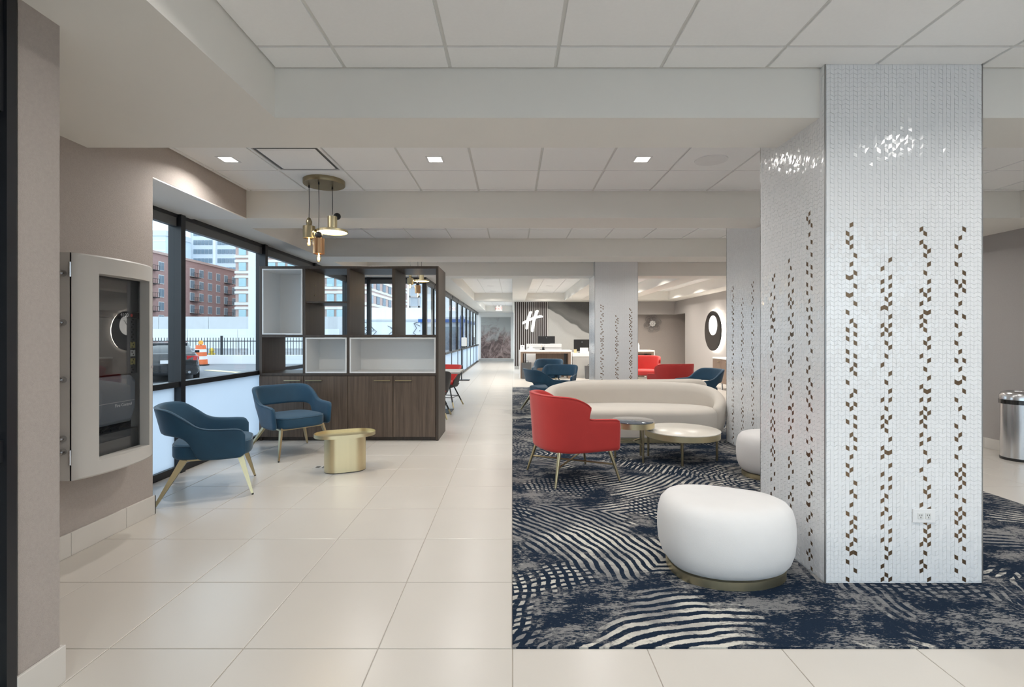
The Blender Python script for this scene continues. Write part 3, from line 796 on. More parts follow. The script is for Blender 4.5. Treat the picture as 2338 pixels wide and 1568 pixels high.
insert_box(xd[1]+TH/2+.003, xd[2]-TH/2-.003, zc+.003, zm-TH/2-.003, .45)
insert_box(xd[2]+TH/2+.003, bw-TH-.003, zc+.003, zm-TH/2-.003, .45)
for k in range(4):
    a = xd[k]+(.02 if k == 0 else .003); b = xd[k+1]-(.02 if k == 3 else .003)
    if k == 3: b = bw-TH-.004
    if k == 0: a = .006
    d = MB().box(a, b, -.020, -.001, .055, zc-TH-.004).build('door', 'walnut_door', o, bevel=.0015, seg=1)
    hx0, hx1 = (b-.25, b-.03) if k % 2 == 0 else (a+.03, a+.25)
    h = MB(); h.box(hx0, hx1, -.050, -.040, zc-TH-.065, zc-TH-.053); h.box(hx0+.005, hx0+.015, -.042, -.019, zc-TH-.064, zc-TH-.054); h.box(hx1-.015, hx1-.005, -.042, -.019, zc-TH-.064, zc-TH-.054)
    h.build('handle', 'brass_leg', d)
for zz in (2.13, 1.99): 
    MB().cyl((xd[1]+TH/2, .33, zz), (xd[1]+TH/2+.006, .33, zz), .006, n=8).build('shelf_pin', 'brass_leg', o)

# ---- floor outlet cover by the drum table
o = thing('floor_outlet', (-2.06, 5.38, 0), 0, 'flush metal floor outlet cover beside the oval brass table', 'outlet')
MB().box(-.08, .08, -.055, .055, 0, .003).build('cover_plate', 'panel_grey', o)
for sx in (-.035, .035): MB().box(sx-.022, sx+.022, -.03, .03, .003, .0045).build('flap', 'metal_edge', o)

# ---- fire alarm cabinet on the left wall
o = thing('fire_control_cabinet', (-2.858, 3.055, .53), 0, 'grey wall cabinet with bowed glazed door for the fire alarm controls', 'cabinet')
Wd, Hh = .672, 1.40
b = MB(); b.box(0, .01, 0, Wd, 0, Hh); b.box(0, .158, 0, .012, 0, Hh); b.box(0, .158, Wd-.012, Wd, 0, Hh); b.box(0, .155, .012, Wd-.012, 0, .012); b.box(0, .155, .012, Wd-.012, Hh-.012, Hh)
b.build('body', 'panel_grey', o)
# door: bowed face with a rectangular opening and deep reveals
d = MB(); N = 20; ya, yb, za, zb = .128, .585, .095, 1.285; xg = .150
ys = sorted(set([0, .012, .03, .06, .10]+[ya, yb]+[ya+(yb-ya)*k/12 for k in range(13)]+[.61, .64, .660, Wd]))
def bow(y):
    t = y/Wd; return .160+.075*(1-(2*t-1)**2)**.8+.012*min(1, y/.02)*min(1, (Wd-y)/.015)
zs = [0, .01, za, zb, Hh-.01, Hh]
idx = {}
for i, y in enumerate(ys):
    for j, z in enumerate(zs):
        idx[i, j] = len(d.v); d.v.append((bow(y)-(.010 if j in (0, 5) else 0), y, z))
for i in range(len(ys)-1):
    for j in range(5):
        if j == 2 and ys[i] >= ya-1e-6 and ys[i+1] <= yb+1e-6: continue
        d.f.append((idx[i, j], idx[i+1, j], idx[i+1, j+1], idx[i, j+1]))
k0 = len(d.v); nI = len(ys)
for i, y in enumerate(ys):
    d.v.append((.158, y, 0)); d.v.append((.158, y, Hh))
for i in range(nI-1):
    d.f.append((idx[i, 0], k0+2*i, k0+2*i+2, idx[i+1, 0])); d.f.append((idx[i, 5], idx[i+1, 5], k0+2*i+3, k0+2*i+1))
def wallstrip(pts):
    k = len(d.v)
    for x, y, z in pts: d.v.append((x, y, z)); d.v.append((xg-.012, y, z))
    for i in range(len(pts)-1): d.f.append((k+2*i, k+2*i+1, k+2*i+3, k+2*i+2))
oy = [y for y in ys if ya-1e-6 <= y <= yb+1e-6]
wallstrip([(bow(y), y, za) for y in oy]); wallstrip([(bow(y), y, zb) for y in oy])
wallstrip([(bow(ya), ya, za), (bow(ya), ya, zb)]); wallstrip([(bow(yb), yb, za), (bow(yb), yb, zb)])
for i in (0, nI-1):
    d.f.append(tuple([idx[i, j] for j in range(6)]+[k0+2*i+1, k0+2*i]))
door = d.build('door', 'panel_grey', o, smooth=35)
MB().box(xg-.010, xg-.006, ya, yb, za, zb).build('glass_pane', 'cabinet_glass', door)
MB().cyl((bow(.63)-.004, .63, .66), (bow(.63)+.004, .63, .66), .010, n=14).build('lock', 'steel', door)
for z in (.10, 1.25): MB().cyl((.157, -.006, z), (.157, -.006, z+.09), .007, n=10).build('hinge', 'steel', o)
# conduit fittings on the side that faces the room entrance
for z in (.18, .26, .62, .97, 1.27):
    m = MB(); m.cyl((.112, -.030, z), (.112, .0, z), .020, n=14); m.cyl((.112, -.055, z), (.112, -.030, z), .014, n=14)
    m.build('conduit_fitting', 'steel', o, smooth=40)
# things behind the glass
i_ = MB().box(.012, .020, .012, Wd-.012, .012, Hh-.012).build('back_plate', 'charcoal_dark', o)
MB().box(.02, .10, .03, .62, 1.06, 1.30).build('upper_module', 'charcoal', o)
st = MB().box(.02, .115, .03, .62, 1.015, 1.058).build('name_strip', 'charcoal_dark', o)
text_mesh('lettering', 'Simplex', .036, 'white_solid', st, (.1155, .155, 1.036), (PI/2, 0, PI/2), .0004)
text_mesh('lettering', '4100', .036, 'white_solid', st, (.1155, .475, 1.036), (PI/2, 0, PI/2), .0004)
MB().cyl((.115, .54, 1.036), (.116, .54, 1.036), .011, n=16).build('red_dot', 'red_label', st)
MB().box(.02, .095, .03, .62, .62, 1.01).build('middle_module', 'charcoal', o)
gm = MB(); ring = lambda x, e: [(x, .02+e, .28+e), (x, .53-e, .28+e), (x, .575-e, .37+e), (x, .575-e, .57-e), (x, .53-e, .61-e), (x, .02+e, .61-e)]
gm.loft([ring(.03, 0), ring(.115, 0), ring(.128, .02)]); g_ = gm.build('display_module', 'grey_module', o, bevel=.004)
text_mesh('lettering', 'Fire Control', .030, 'white_solid', g_, (.1285, .45, .405), (PI/2, 0, PI/2), .0004)
MB().box(.1278, .1290, .05, .55, .428, .431).build('line', 'panel_grey', g_)
MB().box(.02, .10, .03, .62, .05, .22).build('lower_module', 'charcoal', o)
for k in range(7):
    MB().tube([(.05, .06+.075*k, .29), (.075, .09+.075*k, .26), (.06, .10+.065*k, .24), (.04, .07+.075*k, .21)], .006, 6).build('cable', 'black_plastic', o)
for k, z in enumerate((.80, .74, .68)): MB().box(.095, .097, .555, .60, z, z+.045).build('sticker', 'yellow_label' if k != 1 else 'ivory', o)
rr = random.Random(4)
for k in range(22): 
    z = .62+.40*k/22
    MB().box(.0952, .0975, .565+.012*(k % 2), .573+.012*(k % 2), z, z+.010).build('terminal', 'black_plastic', o)

# ================================================================== lamps
def lamp(kind, parent, loc, energy, size, col, spread=150):
    L = bpy.data.lights.new('lamp_light', kind); L.energy = energy; L.color = col
    if kind == 'AREA': L.shape = 'SQUARE'; L.size = size; L.spread = math.radians(spread)
    else: L.shadow_soft_size = size
    q = bpy.data.objects.new('lamp_light', L); C.objects.link(q); q.parent = parent; q.location = loc
    return q
def square_downlight(x, y, label, e=1.0):
    o = thing('recessed_downlight', (x, y, CEIL), 0, label, 'ceiling light', 'square recessed downlights')
    m = MB(); a, b, z = .075, .058, -.004
    for q in ((-a, a, -a, -b), (-a, a, b, a), (-a, -b, -b, b), (b, a, -b, b)): m.box(*q, z, 0)
    m.build('trim_frame', 'light_trim', o)
    MB().box(-b, b, -b, b, -.0025, .0).build('lens', 'lamp_lens', o)
    lamp('AREA', o, (0, 0, -.010), DOWNLIGHT_W*e, .11, (1, .965, .915)); return o
def round_downlight(x, y, label, e=1.0):
    o = thing('round_downlight', (x, y, CEIL), 0, label, 'ceiling light', 'round recessed downlights')
    MB().lathe([(.085, 0), (.11, 0), (.11, -.006), (.085, -.006)], 0, 0, 28).build('trim_ring', 'light_trim', o)
    MB().lathe([(.0, 0), (.085, 0), (.085, -.003), (0, -.003)], 0, 0, 28).build('lens', 'lamp_lens_round', o)
    lamp('AREA', o, (0, 0, -.010), DOWNLIGHT_W*e, .12, (1, .94, .85)); return o
XS = [-2.50, -.68, 1.14, 2.96, 4.78]
nm = ['left of the brass pendants, next to the window wall', 'in the middle of the ceiling bay past the first beam', 'beside the round ceiling speaker', 'hidden behind the nearest column', 'above the steel bin']
for x, n in zip(XS, nm): square_downlight(x, 4.39, 'square recessed downlight '+n)
for k, x in enumerate((-.62, 1.20, 3.02, 4.84)): square_downlight(x, 1.75, 'square recessed downlight over the entrance, %s of the row' % ('leftmost', 'second from left', 'third from left', 'rightmost')[k])
for k, x in enumerate((-.62, 1.20, 3.02, 4.84)): square_downlight(x, -.4, 'square recessed downlight just inside the entrance glazing, %s of the row' % ('leftmost', 'second from left', 'third from left', 'rightmost')[k])
for y, nb in ((6.75, 'second'), (9.35, 'third')):
    for k, x in enumerate((-2.0, -.68, 1.14, 2.96, 4.78)):
        square_downlight(x, y, 'square recessed downlight hidden above the %s beam, %s from the windows' % (nb, ('first', 'second', 'third', 'fourth', 'fifth')[k]))
for y, d in ((13.7, 'nearest'), (15.6, 'middle'), (17.4, 'farthest')):
    round_downlight(-.68, y, 'round downlight above the corridor by the windows, %s of three' % d, 1.9); round_downlight(1.165, y, 'round downlight in front of the reception wall, %s of three' % d, 1.9)
    round_downlight(3.05, {13.7: 12.3, 15.6: 14.6, 17.4: 16.6}[y], 'round downlight added out of sight above the red chairs, %s of three' % d, 2.8); round_downlight(4.8, {13.7: 12.3, 15.6: 14.6, 17.4: 16.6}[y], 'round downlight added out of sight beside the right wall, %s of three' % d, 3.2)  # both rows are added, hidden from the camera, to brighten the back right area
for y, d in ((21.5, 'nearer'), (24.3, 'farther')): round_downlight(-.68, y, 'round downlight before the exit sign, %s of two' % d, 4.5)
# ceiling speaker
o = thing('ceiling_speaker', (1.755, 4.41, CEIL), 0, 'round grey speaker grille in the ceiling tile', 'speaker')
MB().lathe([(.125, 0), (.140, 0), (.138, -.006), (.125, -.008)], 0, 0, 40).build('bezel', 'light_trim', o, smooth=40)
MB().lathe([(0, -.004), (.125, -.004), (.125, 0)], 0, 0, 40).build('grille', 'tbar', o)
# air diffuser in place of one tile
o = thing('air_diffuser', (-1.886, 4.392, CEIL), 0, 'square white ceiling air diffuser above the brass pendants', 'air vent')
m = MB()
for q in ((-.30, .30, -.30, -.275), (-.30, .30, .275, .30), (-.30, -.275, -.275, .275), (.275, .30, -.275, .275)): m.box(*q, -.004, .012)
m.build('frame', 'light_trim', o)
MB().box(-.275, .275, -.275, .275, .006, .0105).build('throat', 'frame_grey', o)
pl = MB(); pl.loft([[(-.225, -.225, -.010), (.225, -.225, -.010), (.225, .225, -.010), (-.225, .225, -.010)], [(-.245, -.245, .001), (.245, -.245, .001), (.245, .245, .001), (-.245, .245, .001)]])
pl.build('face_plate', 'ceiling_tile', o)

# ---- brass pendant cluster
def pendants(loc, label):
    r = thing('pendant_lamp', loc, 0, label, 'pendant lamp', 'brass pendant clusters')
    MB().lathe([(0, -.045), (.196, -.045), (.200, -.040), (.200, 0), (0, 0)], 0, 0, 56).build('canopy', 'antique_brass', r, smooth=40)
    def cord(x, y, z1):
        MB().tube([(x, y, -.05), (x+.003, y, -.25), (x, y, z1)], .0035, 6).build('cord', 'black_plastic', r)
        MB().cyl((x, y, -.07), (x, y, -.04), .009, .006, 10).build('cord_grip', 'black_plastic', r)
    def bulb(x, y, z, parent):
        m = MB().lathe([(.013, z), (.020, z-.015), (.026, z-.045), (.022, z-.070), (.012, z-.082), (0, z-.086)], x, y, 20); m.build('bulb', 'bulb_glass', parent, smooth=60)
        MB().lathe([(.004, z), (.007, z-.02), (.009, z-.045), (.004, z-.065)], x, y, 12).build('filament', 'bulb_glow', parent, smooth=60)
        lamp('POINT', parent, (x, y, z-.05), 2.2, .02, (1, .70, .36))
    # short brass cup with a side tube
    x, y, zt = -.152, .0, -.456; cord(x, y, zt+.09)
    c = MB().lathe([(.058, zt-.120), (.058, zt), (.020, zt), (.020, zt-.004), (.054, zt-.006), (.054, zt-.120)], x, y, 40).build('shade', 'antique_brass', r, smooth=40)
    MB().lathe([(.004, zt+.09), (.016, zt+.080), (.030, zt+.045), (.026, zt+.012), (.018, zt)], x, y, 24).build('socket_cap', 'antique_brass', c, smooth=60)
    MB().cyl((x+.02, y+.01, zt-.07), (x+.02+.045, y+.01, zt-.07), .045, n=28).build('side_tube', 'brass', c, smooth=40)
    bulb(x, y, zt-.115, c)
    # tall copper cup with a dark ball
    x, y, zt = -.012, -.11, -.600; cord(x, y, zt+.06)
    c = MB().lathe([(.054, zt-.150), (.054, zt), (.015, zt), (.015, zt-.004), (.050, zt-.006), (.050, zt-.150)], x, y, 40).build('shade', 'copper', r, smooth=40)
    MB().ball((x, y-.005, zt+.030), .037, 24).build('ball', 'dark_metal', c, smooth=60)
    bulb(x, y, zt-.145, c)
    # flat glowing disc under a brass tube
    x, y, zt = .060, .06, -.345; cord(x, y, zt+.02)
    c = MB().lathe([(.046, zt-.140), (.046, zt), (.042, zt), (.042, zt-.136)], x, y, 36).build('neck_tube', 'brass', r, smooth=40)
    MB().ball((x+.035, y+.04, zt+.012), .036, 24).build('ball', 'black_plastic', c, smooth=60)
    dd = MB().lathe([(.0, zt-.138), (.148, zt-.138), (.152, zt-.142), (.152, zt-.162), (.146, zt-.162), (.146, zt-.150), (0, zt-.150)], x, y, 56).build('disc_shade', 'brass', c, smooth=40)
    MB().lathe([(0, zt-.151), (.144, zt-.151), (.144, zt-.156), (0, zt-.156)], x, y, 48).build('diffuser', 'disc_glow', c, smooth=40)
    lamp('AREA', c, (x, y, zt-.165), 4.0, .18, (1, .80, .48))
    return r
pA = pendants((-1.885, 5.00, CEIL), 'cluster of three brass pendants nearest the camera, above the blue chairs')
pB = copy_tree(pA, (-1.80, 9.55, CEIL), .2, 'second brass pendant cluster, seen through the walnut shelving unit')

# ================================================================== far end of the room
# reception wall: slatted panel, lit H sign, stone mural
Y = 18.76
o = thing('slat_panel', (.07, Y-.004, 0), 0, 'dark wood slat panel with pale gaps behind the lit H sign', 'wall panel')
MB().box(0, 1.245, -.03, 0, .16, HEAD).build('backing', 'white_solid', o)
for k in range(16):
    x = .012+k*.0775; MB().box(x, x+.046, -.055, -.03, .28, HEAD-.002).build('slat', 'slat_wood', o)
MB().box(0, 1.245, -.05, 0, 0, .16).build('plinth', 'white_solid', o); MB().box(.01, 1.235, -.056, -.03, .16, .28).build('base_strip', 'stone_grey', o)
s_ = 18.70/1140/19.6
def LP(pts): return [((1180-1170)/1140*18.70+x*s_, 1.42+(766-690)/1140*18.70-y*s_) for x, y in pts]
o = thing('h_sign', (0, 18.70, 0), 0, 'glowing white brush-stroke letter H sign on the slat panel', 'sign')
for k, q in enumerate(([(560,420),(640,400),(690,425),(640,560),(570,720),(530,860),(490,1190),(440,1220),(385,1180),(400,980),(440,780),(490,600)],
          [(830,390),(920,345),(975,380),(910,600),(850,740),(800,960),(740,1330),(690,1330),(630,1290),(650,1080),(700,830),(760,620)],
          [(240,950),(270,870),(450,780),(740,650),(1080,570),(1180,640),(1160,670),(870,720),(560,840),(260,990)])):
    MB().prism_y(LP(q), -.05+.004*k, -.002).build('stroke', 'logo_glow', o)
mu = MB().box(0, 2.4, -.02, 0, .0, HEAD-.002).build('wall_mural', 'stone_mural', loc=(1.33, Y, 0))
tag(mu, 'grey layered stone mural on the wall behind the reception desks', 'mural')
# abstract print at the corridor end
o = thing('wall_art', (-.92, 27.6, 0), 0, 'large abstract print in grey and rust at the corridor end', 'artwork')
MB().box(-.82, .82, -.03, 0, .17, 2.44).build('print', 'abstract_print', o)
for q in ((-.85, -.82, .14, 2.47), (.82, .85, .14, 2.47), (-.82, .82, .14, .17), (-.82, .82, 2.44, 2.47)): MB().box(q[0], q[1], -.04, 0, q[2], q[3]).build('frame', 'ivory', o)
# exit sign on the last beam
o = thing('exit_sign', (-.70, 25.79, 2.80), 0, 'small lit EXIT sign with red letters on the far beam', 'sign')
MB().box(-.18, .18, -.06, 0, -.115, .115).build('housing', 'white_solid', o, bevel=.01)
MB().box(-.165, .165, -.064, -.06, -.10, .10).build('face', 'exit_face', o)
text_mesh('lettering', 'EXIT', .17, 'exit_red', o, (0, -.066, 0), (PI/2, 0, 0), .001)
for sx in (-.08, .10): MB().ball((sx, -.05, .15), .035, 14).build('spot_head', 'exit_face', o, smooth=60)

# ---- high reception tables and counters
def high_table(label, loc):
    r = thing('high_table', loc, 0, label, 'table', 'white waterfall tables')
    w_, d_ = 1.72, .60
    MB().box(0, w_, 0, d_, .885, .935).build('table_top', 'white_solid', r, bevel=.004)
    for x in (0, w_-.03): MB().box(x, x+.03, 0, d_, 0, .885).build('side_panel', 'white_solid', r)
    for x in (.032, w_-.112): MB().box(x, x+.08, .0, d_, 0, .83).build('inner_leg', 'walnut_desk', r)
    MB().box(.032, w_-.032, .0, d_, .83, .884).build('apron', 'walnut_desk', r)
    MB().box(.56, w_-.20, d_-.06, d_-.03, .02, .83).build('modesty_panel', 'walnut_desk', r)
    MB().box(w_-.20, w_-.115, d_-.06, d_-.03, .05, .83).build('glass_strip', 'charcoal', r)
    return r
tA = high_table('white waterfall high table with walnut inside in front of the slat panel', (.235, 16.45, 0))
tB = copy_tree(tA, (2.97, 16.45, 0), 0, 'white and walnut high table half hidden behind the farthest column')
def counter(label, loc, w_, h, front):
    r = thing('reception_counter', loc, 0, label, 'desk')
    MB().box(0, w_, .02, .60, 0, h-.12).build('body', front, r); MB().box(0, w_, 0, .62, h-.12, h).build('counter_top', 'white_solid', r, bevel=.004); return r
counter('white reception counter behind the high table', (.49, 17.35, 0), 1.22, 1.125, 'white_solid')
counter('low reception counter with grey stone front and white top', (2.02, 16.75, 0), .95, .84, 'stone_grey')
def monitor(label, loc, w_, h, z):
    r = thing('computer_monitor', loc, 0, label, 'monitor', 'reception monitors')
    MB().box(-w_/2, w_/2, -.02, .015, z, z+h).build('screen_back', 'black_plastic', r, bevel=.006)
    MB().box(-.04, .04, .0, .03, .01, z+h*.5).build('stand', 'black_plastic', r); MB().box(-.12, .12, -.09, .09, 0, .012).build('foot', 'black_plastic', r)
    MB().prism_y([(-.018, z+h*.80), (.018, z+h*.80), (0, z+h*.72)], -.0215, -.020).build('badge', 'steel', r)
monitor('black monitor seen from behind on the white counter', (1.21, 17.75, 1.125), .60, .26, .015)
monitor('black monitor seen from behind on the grey stone counter', (2.38, 17.10, .84), .56, .40, .05)
# desk things
o = thing('tissue_box', (.62, 16.72, .935), 0, 'white tissue box on the high table', 'tissue box')
MB().box(-.11, .11, -.055, .055, 0, .06).build('carton', 'white_solid', o)
MB().loft([[(-.05, -.01, .06), (.05, -.01, .06), (.05, .01, .06), (-.05, .01, .06)], [(-.06, -.02, .10), (.02, 0, .13), (.06, .02, .11), (-.02, .02, .14)]]).build('tissue', 'reflective_white', o, smooth=60)
o = thing('sign_holder', (.33, 16.75, .935), 0, 'clear sign holder with card on the high table', 'sign holder')
MB().box(-.07, .07, -.035, .035, 0, .01).build('foot', 'desk_glass', o); MB().box(-.075, .075, -.006, .006, .01, .17).build('card', 'white_solid', o)
MB().prism_y([(-.02, .10), (.02, .10), (0, .14)], -.0075, -.006).build('print_mark', 'charcoal', o)
o = thing('pen_holder', (1.03, 16.70, .935), 0, 'black pen cup with pens on a tray', 'pen holder')
MB().box(-.12, .06, -.06, .06, 0, .015).build('tray', 'black_plastic', o); MB().lathe([(.040, .015), (.042, .10), (.038, .10), (.036, .02)], 0, 0, 20).build('cup', 'black_plastic', o)
for dx, dy, mt in ((-.06, .0, 'hydrant_yellow'), (-.02, .02, 'steel'), (.03, 0, 'charcoal')): MB().cyl((dx*.3, dy, .03), (dx, dy, .155), .004, n=6).build('pen', mt, o)
o = thing('wall_switch', (1.52, 18.74, 1.24), 0, 'white switch plate on the stone mural', 'switch')
MB().box(-.06, .06, -.012, 0, -.12, .12).build('cover_plate', 'white_solid', o, bevel=.004); MB().box(-.02, .02, -.016, -.012, -.05, .05).build('rocker', 'ivory', o)
o = thing('desk_sign', (2.42, 16.85, .84), 0, 'white folded card sign on the grey stone counter', 'sign')
MB().loft([[(-.14, -.04, 0), (.14, -.04, 0), (.14, .04, 0), (-.14, .04, 0)], [(-.14, -.003, .17), (.14, -.003, .17), (.14, .003, .17), (-.14, .003, .17)]]).build('card', 'white_solid', o)
for k in range(3): MB().box(-.10, .02, -.030+.006*k, -.026+.006*k, .06+.028*k, .066+.028*k).build('print_line', 'tbar', o)
o = MB().lathe([(.045, 0), (.050, .12), (.046, .12), (.042, .01)], 0, 0, 20).build('cup', 'tan_paper', loc=(2.12, 16.85, .84)); tag(o, 'tan paper cup beside the card sign', 'cup')
o = thing('soap_bottle', (4.22, 16.75, .935), 0, 'white pump bottle on the high table behind the far column', 'bottle')
MB().lathe([(.0, 0), (.04, 0), (.042, .01), (.042, .17), (.02, .20), (.015, .22), (0, .22)], 0, 0, 20).build('bottle', 'white_solid', o, smooth=40); MB().box(-.03, .01, -.008, .008, .22, .245).build('pump', 'white_solid', o)
def bin_(label, loc, s=1.0):
    r = thing('waste_bin', loc, 0, label, 'bin', 'black waste bins'); m = MB()
    m.loft([[(x*.13*f*s, y*.10*f*s, z*s) for x, y in ((-1,-1),(1,-1),(1,1),(-1,1))] for f, z in ((.85, 0), (1, .42), (.95, .42), (.82, .02))]); m.build('tub', 'charcoal', r)
    MB().tube([(-.05*s, -.09*s, .42*s), (-.05*s, -.09*s, .47*s), (.05*s, -.09*s, .47*s), (.05*s, -.09*s, .42*s)], .008, 6).build('handle', 'dark_metal', r); return r
bin_('dark waste bin under the high table', (.46, 16.50, 0), 1.25); bin_('black waste bin against the grey stone counter', (2.52, 16.45, 0), 1.0)

# ---- right side: credenza, halo clock, flower ornament, steel bin
o = thing('credenza', (5.45, 12.05, 0), 0, 'walnut credenza with white top under the black halo clock', 'cabinet')
MB().box(0, .54, 0, 1.55, .80, .84).build('cabinet_top', 'white_solid', o, bevel=.004); MB().box(.015, .53, .01, 1.54, .17, .80).build('body', 'walnut_desk', o)
for k in range(3):
    d = MB().box(-.002, .015, .02+.505*k, .52+.505*k, .18, .79).build('door', 'walnut_desk', o); MB().box(-.02, -.002, .06+.505*k, .20+.505*k, .73, .74).build('handle', 'brass_leg', d)
for x in (.05, .49):
    for y in (.05, .55, 1.05, 1.50): MB().cyl((x, y, 0), (x, y, .17), .022, n=14).build('leg', 'steel', o, smooth=60)
o = thing('halo_clock', (5.995, 14.72, 1.56), 0, 'large black disc wall clock with glowing round face and halo', 'clock')
def disc_x(x0, x1, R, n=64, cy=0, cz=0, rim=0.0):
    ring = lambda x, r: [(x, cy+r*math.cos(2*PI*k/n), cz+r*math.sin(2*PI*k/n)) for k in range(n)]
    m = MB(); m.loft([ring(x0, R), ring(x1, R), ring(x1-rim*.5, R-rim)] if rim else [ring(x0, R), ring(x1, R)]); return m
MB().moved(Matrix()) ; disc_x(-.06, 0, .30, 32).build('mount', 'black_plastic', o)
disc_x(-.105, -.06, .585, 96, rim=.02).build('disc', 'black_gloss', o, smooth=30)
hr = MB(); 
hr.tube([(-.046, .565*math.cos(2*PI*k/64), .565*math.sin(2*PI*k/64)) for k in range(65)], .010, 6); hr.build('halo_ring', 'halo_glow', o)
disc_x(-.118, -.106, .285, 64, cy=-.06, cz=.16).build('face', 'clock_face', o, smooth=30)
for a_, l_ in ((.7, .16), (2.3, .20)):
    MB().bar((-.121, -.06, .16), (-.121, -.06+l_*math.cos(a_), .16+l_*math.sin(a_)), .003, .014, side=(1, 0, 0)).build('hand', 'black_plastic', o)
o = thing('flower_ornament', (5.25, 18.76, 1.87), 0, 'wire flower wall ornament with white centre', 'ornament')
for k in range(6):
    t = 2*PI*k/6+.26; dx, dz = math.cos(t), math.sin(t); px, pz = -dz, dx
    for f in (1.0, .66):
        pts = []
        for j in range(17):
            q = j/16*2*PI; l = .09+.125*(1-math.cos(q))/1.0*f*.97; wv = .105*f*math.sin(q)*(1-.25*math.cos(q)); pts.append((dx*l+px*wv, -.03-.03*(l/.3), dz*l+pz*wv))
        MB().tube(pts, .008, 6).build('petal_wire', 'wire_silver', o)
    for j in (-1, 0, 1):
        MB().tube([(dx*.09, -.03, dz*.09), (dx*.20+px*.05*j, -.045, dz*.20+pz*.05*j), (dx*.32+px*.02*j, -.055, dz*.32+pz*.02*j)], .005, 5).build('petal_rib', 'wire_silver', o)
for k in range(9):
    t = 2*PI*k/8; R_ = .075 if k < 8 else 0; MB().ball((R_*math.cos(t), -.055-(.03 if k == 8 else 0), R_*math.sin(t)), .045, 12).build('centre_petal', 'flower_white', o, smooth=60)
MB().box(-.03, .03, -.03, 0, -.03, .03).build('mount', 'wire_silver', o)
o = thing('steel_bin', (5.80, 5.72, 0), 0, 'brushed steel round bin with black collar by the right wall', 'bin')
MB().lathe([(0, .0), (.160, .0), (.162, .015), (.162, .03), (0, .03)], 0, 0, 40).build('base_ring', 'black_plastic', o, smooth=40)
MB().lathe([(0, .03), (.158, .03), (.158, .64), (0, .64)], 0, 0, 48).build('drum', 'steel', o, smooth=40)
MB().lathe([(0, .64), (.170, .64), (.170, .69), (0, .69)], 0, 0, 48).build('collar', 'black_gloss', o, smooth=40)
MB().lathe([(.0, .69), (.168, .69), (.166, .735), (.150, .770), (.11, .785), (.09, .780), (.085, .76), (0, .76)], 0, 0, 48).build('lid', 'steel', o, smooth=50)

# ---- cafe corner behind the shelving unit
o = thing('cafe_table', (-1.40, 9.35, 0), 0, 'square grey cafe table on a black pedestal behind the shelving unit', 'table')
MB().box(-.45, .45, -.45, .45, .735, .765).build('table_top', 'stone_grey', o, bevel=.004); MB().cyl((0, 0, .012), (0, 0, .735), .035, n=18).build('pedestal', 'black_plastic', o, smooth=60)
MB().box(-.27, .27, -.27, .27, 0, .014).build('base_plate', 'dark_metal', o)
def bucket(label, loc, rz):
    r = thing('bucket_chair', loc, rz, label, 'chair', 'cafe bucket chairs')
    pts = [(.20, -.25), (.10, -.255)]+[(-.24*abs(math.cos(t))**.8, .255*math.copysign(abs(math.sin(t))**.8, math.sin(t))) for t in [-PI/2+PI*k/24 for k in range(25)]]+[(.10, .255), (.20, .25)]
    P = Path2(pts); tz = [(0, .82), (.4, .81), (.6, .74), (.8, .64), (1, .54)]
    lean = lambda u, z: (z-.6)*.25
    for nme, mt, off, th in (('outer_shell', 'shell_grey', .012, .022), ('inner_lining', 'red_fabric', -.010, .020)):
        shell(P, lambda s: (s, curve1(tz, abs(s))[0]), lambda s: (s, .44), th, N=40, lean=lambda u, z, off=off: lean(u, z)+off).build(nme, mt, r, smooth=60)
    cushion(superell(.235, .235, 3, 32), .43, .50, .025, .01).build('seat', 'red_fabric', r, smooth=60)
    MB().loft([[(x*f, y*f, z) for x, y in superell(.25, .25, 3, 24)] for f, z in ((.55, .37), (.85, .39), (1.0, .45))]).build('seat_pan', 'shell_grey', r, smooth=50)
    for sx in (-1, 1):
        for sy in (-1, 1):
            l = MB().bar((sx*.12, sy*.12, .38), (sx*.235, sy*.225, .10), .022, .022).build('leg', 'black_plastic', r); MB().bar((sx*.235, sy*.225, .10), (sx*.275, sy*.262, 0), .022, .022).build('leg_tip', 'brass_leg', l)
    MB().tube([(-.20, -.195, .19), (.20, -.195, .19), (.20, .195, .19), (-.20, .195, .19), (-.20, -.195, .19)], .007, 6).build('stretcher', 'black_plastic', r)
    return r
bc = bucket('dark bucket chair seen from behind at the cafe table', (-1.37, 8.72, 0), PI/2)
copy_tree(bc, (-1.34, 10.12, 0), -PI/2-.25, 'red-lined bucket chair facing us at the cafe table')
o = thing('sanitizer_stand', (-1.62, 15.9, 0), 0, 'white sanitizer dispenser on a thin black floor stand by the far windows', 'dispenser')
MB().box(-.12, .26, -.16, .16, 0, .02).build('base_plate', 'black_plastic', o); MB().cyl((0, 0, .02), (0, 0, 1.30), .018, n=12).build('pole', 'dark_metal', o)
MB().box(.0, .16, -.07, .07, 1.08, 1.36).build('dispenser', 'white_solid', o, bevel=.02, seg=3); MB().box(-.02, .02, -.05, .05, 1.0, 1.34).build('back_plate', 'charcoal', o); MB().box(.04, .12, -.04, .04, 1.03, 1.08).build('nozzle', 'charcoal', o)

